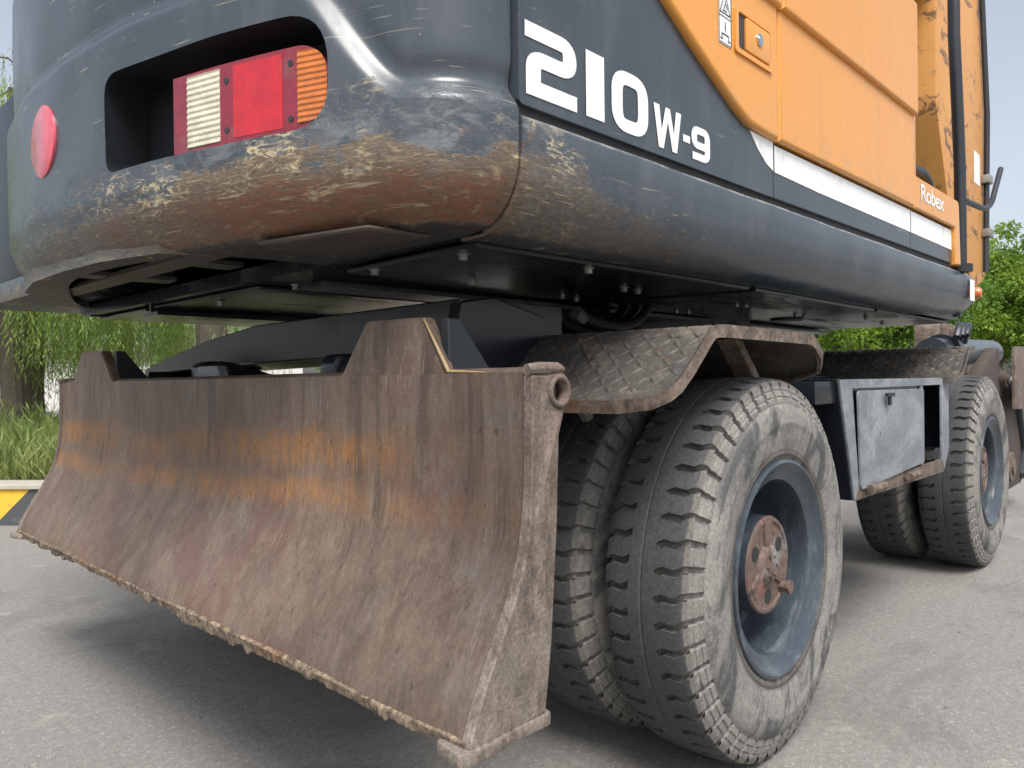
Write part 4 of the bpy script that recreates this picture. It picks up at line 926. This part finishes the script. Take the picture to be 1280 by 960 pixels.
def fprof(x):
    base = [(-.625, .995), (-.60, 1.003), (-.575, 1.018), (-.55, 1.036), (-.50, 1.075), (-.45, 1.117), (-.415, 1.147), (-.395, 1.160), (-.375, 1.166), (-.33, 1.168), (-.2, 1.168), (0, 1.167), (.18, 1.166), (.215, 1.162), (.245, 1.148), (.29, 1.115), (.34, 1.078), (.375, 1.052)]
    return [(p[0]+x, p[1]) for p in base]
f1 = fender('mudguard', fprof(0), -1.25, -.66, 'bent tread-plate mudguard with rusty lip over the rear dual tyres')
def ffprof(): return [(1.95, 1.03), (1.99, 1.038), (2.03, 1.055), (2.08, 1.09), (2.13, 1.135), (2.17, 1.165), (2.20, 1.18), (2.25, 1.186), (2.34, 1.187), (2.42, 1.187)]
f2 = fender('mudguard', ffprof(), -1.25, -.45, 'tread-plate mudguard over the front dual tyres', 'checker')
fender('mudguard', fprof(0), 1.25, .66, None); fender('mudguard', ffprof(), 1.25, .45, None)
for x0, x1, z0, z1 in ((-.06, .10, 1.150, 1.0),):
    bm = bmesh.new(); b = bmesh.new()
    pts = [(x0, z0), (x0+.04, z0), (x1+.04, z1), (x1, z1)]; prism(bm, pts, 'y', -1.15, -1.09, .003, 1); from_bm('stay', bm, 'rustrim', f1)
bm = bmesh.new(); tube(bm, [(-.585, -1.02, .985), (-.56, -1.02, .955)], .016, 6); from_bm('stay_bolt', bm, 'checker', f1)

# ---- tool box between the axles
TBX = bmesh.new(); yF, yB = -1.19, -.70
fr = [(.615, 1.035), (2.08, 1.035), (2.085, .70), (1.98, .595), (.755, .612)]
# body shell with an open compartment on its right
prism(TBX, [(.615, 1.035), (1.62, 1.035), (1.62, .60), (.755, .612)], 'y', yF+.009, yB, .004, 1)
box(TBX, 1.622, 2.08, yB-.01, yB, .62, 1.035); box(TBX, 1.622, 2.07, yF+.009, yB-.012, 1.02, 1.035); box(TBX, 1.622, 1.98, yF+.009, yB-.012, .60, .615); box(TBX, 2.06, 2.075, yF+.009, yB-.012, .70, 1.018)
TBX = from_bm('tool_box', TBX, 'under', EX, smooth=False); TBX['label'] = 'scuffed blue-grey steel tool box with an open bay between the axles'
def fplate(name, pts, mat, y0=yF, y1=yF+.008, bev=.002, parent=None): 
    bm = bmesh.new(); prism(bm, pts, 'y', y0, y1, bev, 2, 0); o = from_bm(name, bm, mat, parent or TBX); w_ = o.modifiers.new('wn', 'WEIGHTED_NORMAL'); w_.keep_sharp = True; return o
fplate('frame_strip', [(.615, 1.035), (.735, 1.035), (.80, .66), (.755, .612)], 'box')
fplate('frame_strip', [(.737, 1.035), (1.945, 1.035), (1.945, 1.003), (.742, 1.003)], 'box')
fplate('frame_strip', [(1.947, 1.035), (2.08, 1.035), (2.085, .70), (1.99, .605), (1.947, .66)], 'box')
fplate('frame_strip', [(.757, .611), (.802, .658), (1.945, .658), (1.985, .597)], 'rustrim')
fplate('frame_strip', [(1.60, 1.001), (1.635, 1.001), (1.635, .661), (1.60, .661)], 'box')
TD = fplate('box_door', rounded([(.775, .995), (1.615, .99), (1.615, .672), (.80, .645)], .02, 4), 'box', yF-.009, yF-.001, .003); TD['label'] = 'scuffed grey drop-down door'
for hx in (.86, 1.33):
    bm = bmesh.new(); tube(bm, [(hx, yF-.02, .640), (hx+.075, yF-.02, .640)], .017, 12); tube(bm, [(hx+.08, yF-.02, .640), (hx+.155, yF-.02, .640)], .017, 12); from_bm('hinge', bm, 'rustrim', TBX)
bm = bmesh.new(); box(bm, 1.04, 1.13, yF-.03, yF-.018, .968, .982, .003); box(bm, 1.07, 1.095, yF-.028, yF-.018, .935, .97, .003); from_bm('latch', bm, 'black', TD)

# ================================================================== SURROUNDINGS
# striped kerb of the planting island: straight run, then it turns away behind the machine
KA = Vector((-.21, 4.39, 0)); kd = Vector((-.62, .785, 0)).normalized(); kn = Vector((.785, .62, 0)).normalized()   # run goes left and away, kn points into the island
KH, KW = .305, .30
KE = KA-kd*.9         # the corner hidden behind the blade
KERB = bpy.data.objects.new('striped_kerb', None); COL.objects.link(KERB); KERB.location = (0, 0, 0)
tag(KERB, 'concrete kerb painted in slanting yellow and black blocks around the willow bed', 'kerb')
def kseg(p, t, nv, s0, s1, mat, slant0, slant1, name):
    """one painted block: the front face carries slanted ends"""
    bm = bmesh.new(); H = KH-.03
    def q(s, a, z): v = p+t*s+nv*a; return bm.verts.new((v.x, v.y, z))
    A = [q(s0, 0, -.02), q(s1, 0, -.02), q(s1+slant1, .012, H), q(s0+slant0, .012, H)]; B = [q(s0, KW, -.02), q(s1, KW, -.02), q(s1+slant1, KW, H), q(s0+slant0, KW, H)]
    bm.faces.new(A); bm.faces.new(list(reversed(B)))
    for i in range(4): bm.faces.new((A[i], B[i], B[(i+1) % 4], A[(i+1) % 4]))
    return from_bm(name, bm, mat, KERB, smooth=False)
def krun(p, t, nv, length, first, start):
    s = start; k = first; W = .62; first_ = True
    while s < length:
        e = s+W
        kseg(p, t, nv, s, e, 'yellow' if k else 'kblack', 0 if first_ else -.30, -.30 if e < length else 0, 'painted_block'); s = e; k = not k; first_ = False
    bm = bmesh.new(); H = KH-.03
    v = [bm.verts.new(tuple((p+t*s_+nv*a)+Vector((0, 0, z)))) for s_ in (-.0, length+.3) for a, z in ((-.008, H+.001), (-.004, KH-.006), (.012, KH), (KW, KH), (KW, H+.001))]
    for i in range(5): bm.faces.new((v[i], v[(i+1) % 5], v[5+(i+1) % 5], v[5+i]))
    bm.faces.new(v[:5]); bm.faces.new(list(reversed(v[5:]))); from_bm('coping', bm, 'kerbtop', KERB)
krun(KE, kd, kn, 9.0, True, 1.16-.62*2+.09)
krun(KE+kn*.305, kn, kd, 16.0, True, 0.0)
bm = bmesh.new(); c = [KE+kn*.25+kd*.25, KE+kn*.25+kd*9, KE+kn*40+kd*12, KE+kn*16.2-kd*.0, KE+kn*16.2+kd*.25]
bm.faces.new([bm.verts.new((p.x, p.y, KH-.05)) for p in (c[0], c[1], c[2], c[4])]); tag(from_bm('planting_bed', bm, 'soil', smooth=False), kind='structure')

# leaves -----------------------------------------------------------
def leaf_mesh(name, cen, dirv, ln_, wd, mat, parent=None):
    n = len(cen); dirv = dirv/np.linalg.norm(dirv, axis=1, keepdims=True)
    rv = rng.normal(size=(n, 3)); side = np.cross(dirv, rv); side /= np.linalg.norm(side, axis=1, keepdims=True)
    L = (ln_*rng.uniform(.7, 1.3, (n, 1))); Wd = (wd*rng.uniform(.7, 1.3, (n, 1)))
    nrm = np.cross(dirv, side)
    v = np.stack([cen, cen+dirv*L*.45+side*Wd*.5+nrm*L*.06, cen+dirv*L, cen+dirv*L*.45-side*Wd*.5+nrm*L*.06], 1).reshape(-1, 3)
    me = bpy.data.meshes.new(name); me.vertices.add(4*n); me.vertices.foreach_set('co', v.ravel())
    me.loops.add(4*n); me.loops.foreach_set('vertex_index', np.arange(4*n, dtype=np.int32)); me.polygons.add(n)
    me.polygons.foreach_set('loop_start', np.arange(0, 4*n, 4, dtype=np.int32)); me.polygons.foreach_set('loop_total', np.full(n, 4, dtype=np.int32))
    me.update(calc_edges=True); me.validate()
    return finish(name, me, mat, parent, smooth=False)
def trunk_bm(base, h, r0, lean=(0, 0), limbs=5, spread=2.0, topz=None, seed=0, low=.45):
    rs = random.Random(seed); bm = bmesh.new(); pts = []; rad = []
    for i in range(9):
        t = i/8; pts.append((base[0]+lean[0]*t+.06*math.sin(3*t+seed), base[1]+lean[1]*t+.06*math.cos(4*t+seed), base[2]-.05+h*t)); rad.append(r0*(1.25-.75*t if i else 1.6))
    tube(bm, pts, rad, 10); tips = [Vector(pts[-1])]
    for k in range(limbs):
        t = low+(.95-low)*(k+.5)/limbs; i = int(t*8); p = Vector(pts[i]); a = k*2.4+seed; el = rs.uniform(.35, .9)
        q = p+Vector((math.cos(a)*spread, math.sin(a)*spread, spread*el)); mid = (p+q)/2+Vector((0, 0, .25*spread))
        tube(bm, [tuple(p), tuple((p+mid)/2), tuple(mid), tuple(q)], [rad[i]*.5, rad[i]*.42, rad[i]*.3, rad[i]*.14], 7); tips += [mid, q]
        for e in range(3):
            q2 = mid+Vector((rs.uniform(-1, 1), rs.uniform(-1, 1), rs.uniform(-.1, .8)))*spread*.55; tube(bm, [tuple(mid), tuple((mid+q2)/2+Vector((0, 0, .1))), tuple(q2)], [rad[i]*.26, rad[i]*.18, rad[i]*.07], 6); tips.append(q2)
    return bm, tips
def tree_root(base, name, label, cat, group): 
    e = bpy.data.objects.new(name, None); COL.objects.link(e); e.location = base; return tag(e, label, cat, group)
def shift_obj(o, base):
    o.data.transform(Matrix.Translation(-Vector(base)))
def willow(base, h, r0, label, nst, rad, seed, lean=(0, 0), bottom=(.5, 1.6), sector=None):
    e = tree_root(base, 'willow_tree', label, 'tree', 'willows behind the striped kerb')
    bm, tips = trunk_bm(base, h, r0, lean, 7, rad*.55, seed=seed); t = from_bm('trunk', bm, 'bark', e); shift_obj(t, base)
    rs = np.random.default_rng(seed); a = rs.uniform(0, 2*math.pi, nst); q = np.sqrt(rs.uniform(.03, 1, nst))*rad
    sx = base[0]+lean[0]+q*np.cos(a); sy = base[1]+lean[1]+q*np.sin(a)
    zt = base[2]+h*(1.05-.35*(q/rad)**2)+rs.normal(0, .25, nst); zb = rs.uniform(bottom[0], bottom[1], nst)*(1+.6*rs.random(nst)**3)
    cen, dr = [], []
    clump = .5+.5*np.sin(sx*3.1+seed)*np.sin(sy*2.7)
    for i in range(nst):
        z1 = zb[i]+clump[i]*.5; n = int((zt[i]-z1)/.045)
        if n < 3: continue
        tt = np.linspace(0, 1, n); z = zt[i]+(z1-zt[i])*tt; k = rs.normal(0, .10, 2); cur = .3*rs.random()
        x = sx[i]+np.cos(a[i])*cur*np.sin(tt*math.pi*.6)+k[0]*tt**2+.02*np.sin(tt*17); y = sy[i]+np.sin(a[i])*cur*np.sin(tt*math.pi*.6)+k[1]*tt**2+.02*np.cos(tt*15)
        cen.append(np.stack([x, y, z], 1)); dr.append(np.stack([rs.normal(0, .45, n), rs.normal(0, .45, n), -np.ones(n)+rs.normal(0, .25, n)], 1))
    c = leaf_mesh('crown', np.concatenate(cen), np.concatenate(dr), .095, .013, 'willow', e); shift_obj(c, base); return e
gz = KH-.05
willow((1.24, 10.7, gz), 5.2, .13, 'slim dark-trunked willow standing hard by the striped kerb', 600, 2.1, 3, (.1, 0), (.7, 1.8))
willow((1.95, 12.6, gz), 5.4, .14, 'willow with a leaning trunk beside the slim dark-trunked one', 760, 2.5, 8, (.25, .1), (.7, 1.6))
willow((3.9, 13.6, gz), 6.0, .16, 'dense willow curtain above the blade\'s far upright tab', 800, 2.6, 12, (0, .1), (.6, 1.4))
willow((2.98, 8.15, gz), 5.5, .20, 'thick-trunked willow seen under the tail of the excavator', 300, 2.3, 21, (.05, .1), (1.25, 2.0))
willow((-.9, 12.6, gz), 5.6, .17, 'willow beyond the left run of the striped kerb', 420, 2.5, 31, (0, 0), (.7, 1.6))
willow((6.2, 16.5, gz), 6.4, .2, 'farther willow behind the thick-trunked one', 420, 3.0, 37, (0, 0), (.8, 1.8))
# tall weeds
n = 12000; px_ = rng.uniform(0, 1, n); s_ = rng.uniform(.4, 9, n); a_ = .35+rng.random(n)**1.5*6.5
bx = KE.x+kd.x*s_+kn.x*a_; by = KE.y+kd.y*s_+kn.y*a_
hh = (.22+.55*rng.random(n)**1.6)*(.65+.5*np.sin(bx*2.3)*np.cos(by*1.9)+.2)
cen, dr = [], []
for k in range(5):
    f = k/5; cen.append(np.stack([bx+rng.normal(0, .03, n)*f*2, by+rng.normal(0, .03, n)*f*2, gz+hh*f*.75], 1)); dr.append(np.stack([rng.normal(0, .5, n), rng.normal(0, .5, n), np.full(n, 1.0)], 1))
o = leaf_mesh('weeds', np.concatenate(cen), np.concatenate(dr), .15, .013, 'weed'); tag(o, 'tall green weeds and grass growing along the willow bed', 'weeds', kind='stuff')
# white wall far behind the willows
bm = bmesh.new(); 
def wallq(p, q, th, z1):
    t = (Vector(q)-Vector(p)).normalized(); nv = Vector((-t.y, t.x, 0))*th
    lo = [Vector(p), Vector(q), Vector(q)+nv, Vector(p)+nv]; A = [bm.verts.new((v.x, v.y, -.05)) for v in lo]; B = [bm.verts.new((v.x, v.y, z1)) for v in lo]
    bm.faces.new(A); bm.faces.new(B)
    for i in range(4): bm.faces.new((A[i], A[(i+1) % 4], B[(i+1) % 4], B[i]))
wallq((-14, 33, 0), (22, 36, 0), .3, 2.1); W1 = from_bm('boundary_wall', bm, 'wall', smooth=False); tag(W1, 'long pale rendered wall behind the willows', 'wall')
bm = bmesh.new(); wallq((-14.05, 32.94, 2.1), (22.05, 35.94, 2.1), .42, 2.2)
for v in bm.verts: v.co.z = max(v.co.z, 2.1)
from_bm('coping', bm, 'kerbtop', W1, smooth=False)
# broad-leaved trees ahead of the machine
def broad(base, h, r0, rad, nleaf, label, mat, seed, lsz=.13, low=.3):
    e = tree_root(base, 'broadleaf_tree', label, 'tree', 'broadleaved trees beyond the excavator')
    bm, tips = trunk_bm(base, h*.72, r0, (.1, .1), 9, rad*.62, seed=seed, low=low); t = from_bm('trunk', bm, 'bark', e); shift_obj(t, base)
    rs = np.random.default_rng(seed); cl = []
    cz = base[2]+h*.62
    for k in range(70):
        v = rs.normal(size=3); v /= np.linalg.norm(v); q = rs.uniform(.55, 1.0); cl.append(np.array([base[0]+v[0]*rad*q, base[1]+v[1]*rad*q, cz+v[2]*h*.38*q]))
    for tp in tips: cl.append(np.array(tp))
    cl = np.array(cl); per = nleaf//len(cl); cen, dr = [], []
    for c_ in cl:
        v = rs.normal(size=(per, 3)); v /= np.linalg.norm(v, axis=1, keepdims=True); rr_ = rs.uniform(.22, .42)*rad*.75
        p = c_+v*(rs.random((per, 1))**.5)*rr_*np.array([1, 1, .7]); cen.append(p); dr.append(v+np.array([0, 0, -.4])+rs.normal(0, .5, (per, 3)))
    c = leaf_mesh('crown', np.concatenate(cen), np.concatenate(dr), lsz, lsz*.55, mat, e); shift_obj(c, base); return e
broad((30.7, 3.6, 0), 6.6, .16, 2.3, 24000, 'round bright-green tree rising past the front end of the deck', 'leaf2', 5, .14)
broad((34.6, 2.6, 0), 5.6, .15, 2.4, 20000, 'lower yellow-green tree beside the round bright-green one', 'leaf2', 6, .15)
broad((40.0, 5.6, 0), 6.6, .2, 3.6, 22000, 'darker tree behind the two yellow-green trees', 'leaf', 7, .18)
broad((16.5, 4.35, 0), 5.2, .13, 2.2, 16000, 'tree with forked limbs seen beneath the deck', 'leaf2', 9, .11, .15)
broad((19.6, 4.3, 0), 5.4, .15, 2.4, 16000, 'stout-trunked tree beneath the front of the deck', 'leaf', 10, .12, .2)
broad((25.5, 5.6, 0), 6.2, .16, 2.8, 16000, 'farther green tree filling the gap under the deck', 'leaf2', 11, .14, .2)
broad((19.7, 7.6, 0), 6.0, .16, 2.8, 16000, 'green tree behind the forked tree', 'leaf', 13, .14, .2)
broad((11.0, 13.5, 0), 6.0, .18, 3.0, 18000, 'spreading green tree far behind the rear axle', 'leaf2', 15, .13, .2)

# loose grit and small stones on the concrete
n = 2600; gx = rng.uniform(-2.2, 5.5, n); gy = rng.uniform(-2.4, 4.0, n); near = rng.random(n) < .45
gx[near] = rng.normal(0, .55, near.sum())+np.where(rng.random(near.sum()) < .6, .0, 2.8); gy[near] = -1.0+rng.normal(0, .45, near.sum())
V = []; F = []
for i in range(n):
    q = .0016+.0045*rng.random()**4; b0 = len(V); a = rng.uniform(0, 6.28)
    for k in range(4): V.append((gx[i]+q*math.cos(a+k*1.57)*rng.uniform(.7, 1.3), gy[i]+q*math.sin(a+k*1.57)*rng.uniform(.7, 1.3), .0003))
    V.append((gx[i], gy[i], q*rng.uniform(.7, 1.2)))
    F += [(b0+k, b0+(k+1) % 4, b0+4) for k in range(4)]
MT['grit'] = simple('grit', (.17, .16, .145), .9, 0, .6, 3)
tag(from_py('grit', V, F, 'grit', smooth=False), 'loose grit and crumbs of soil scattered over the concrete', 'grit', kind='stuff')
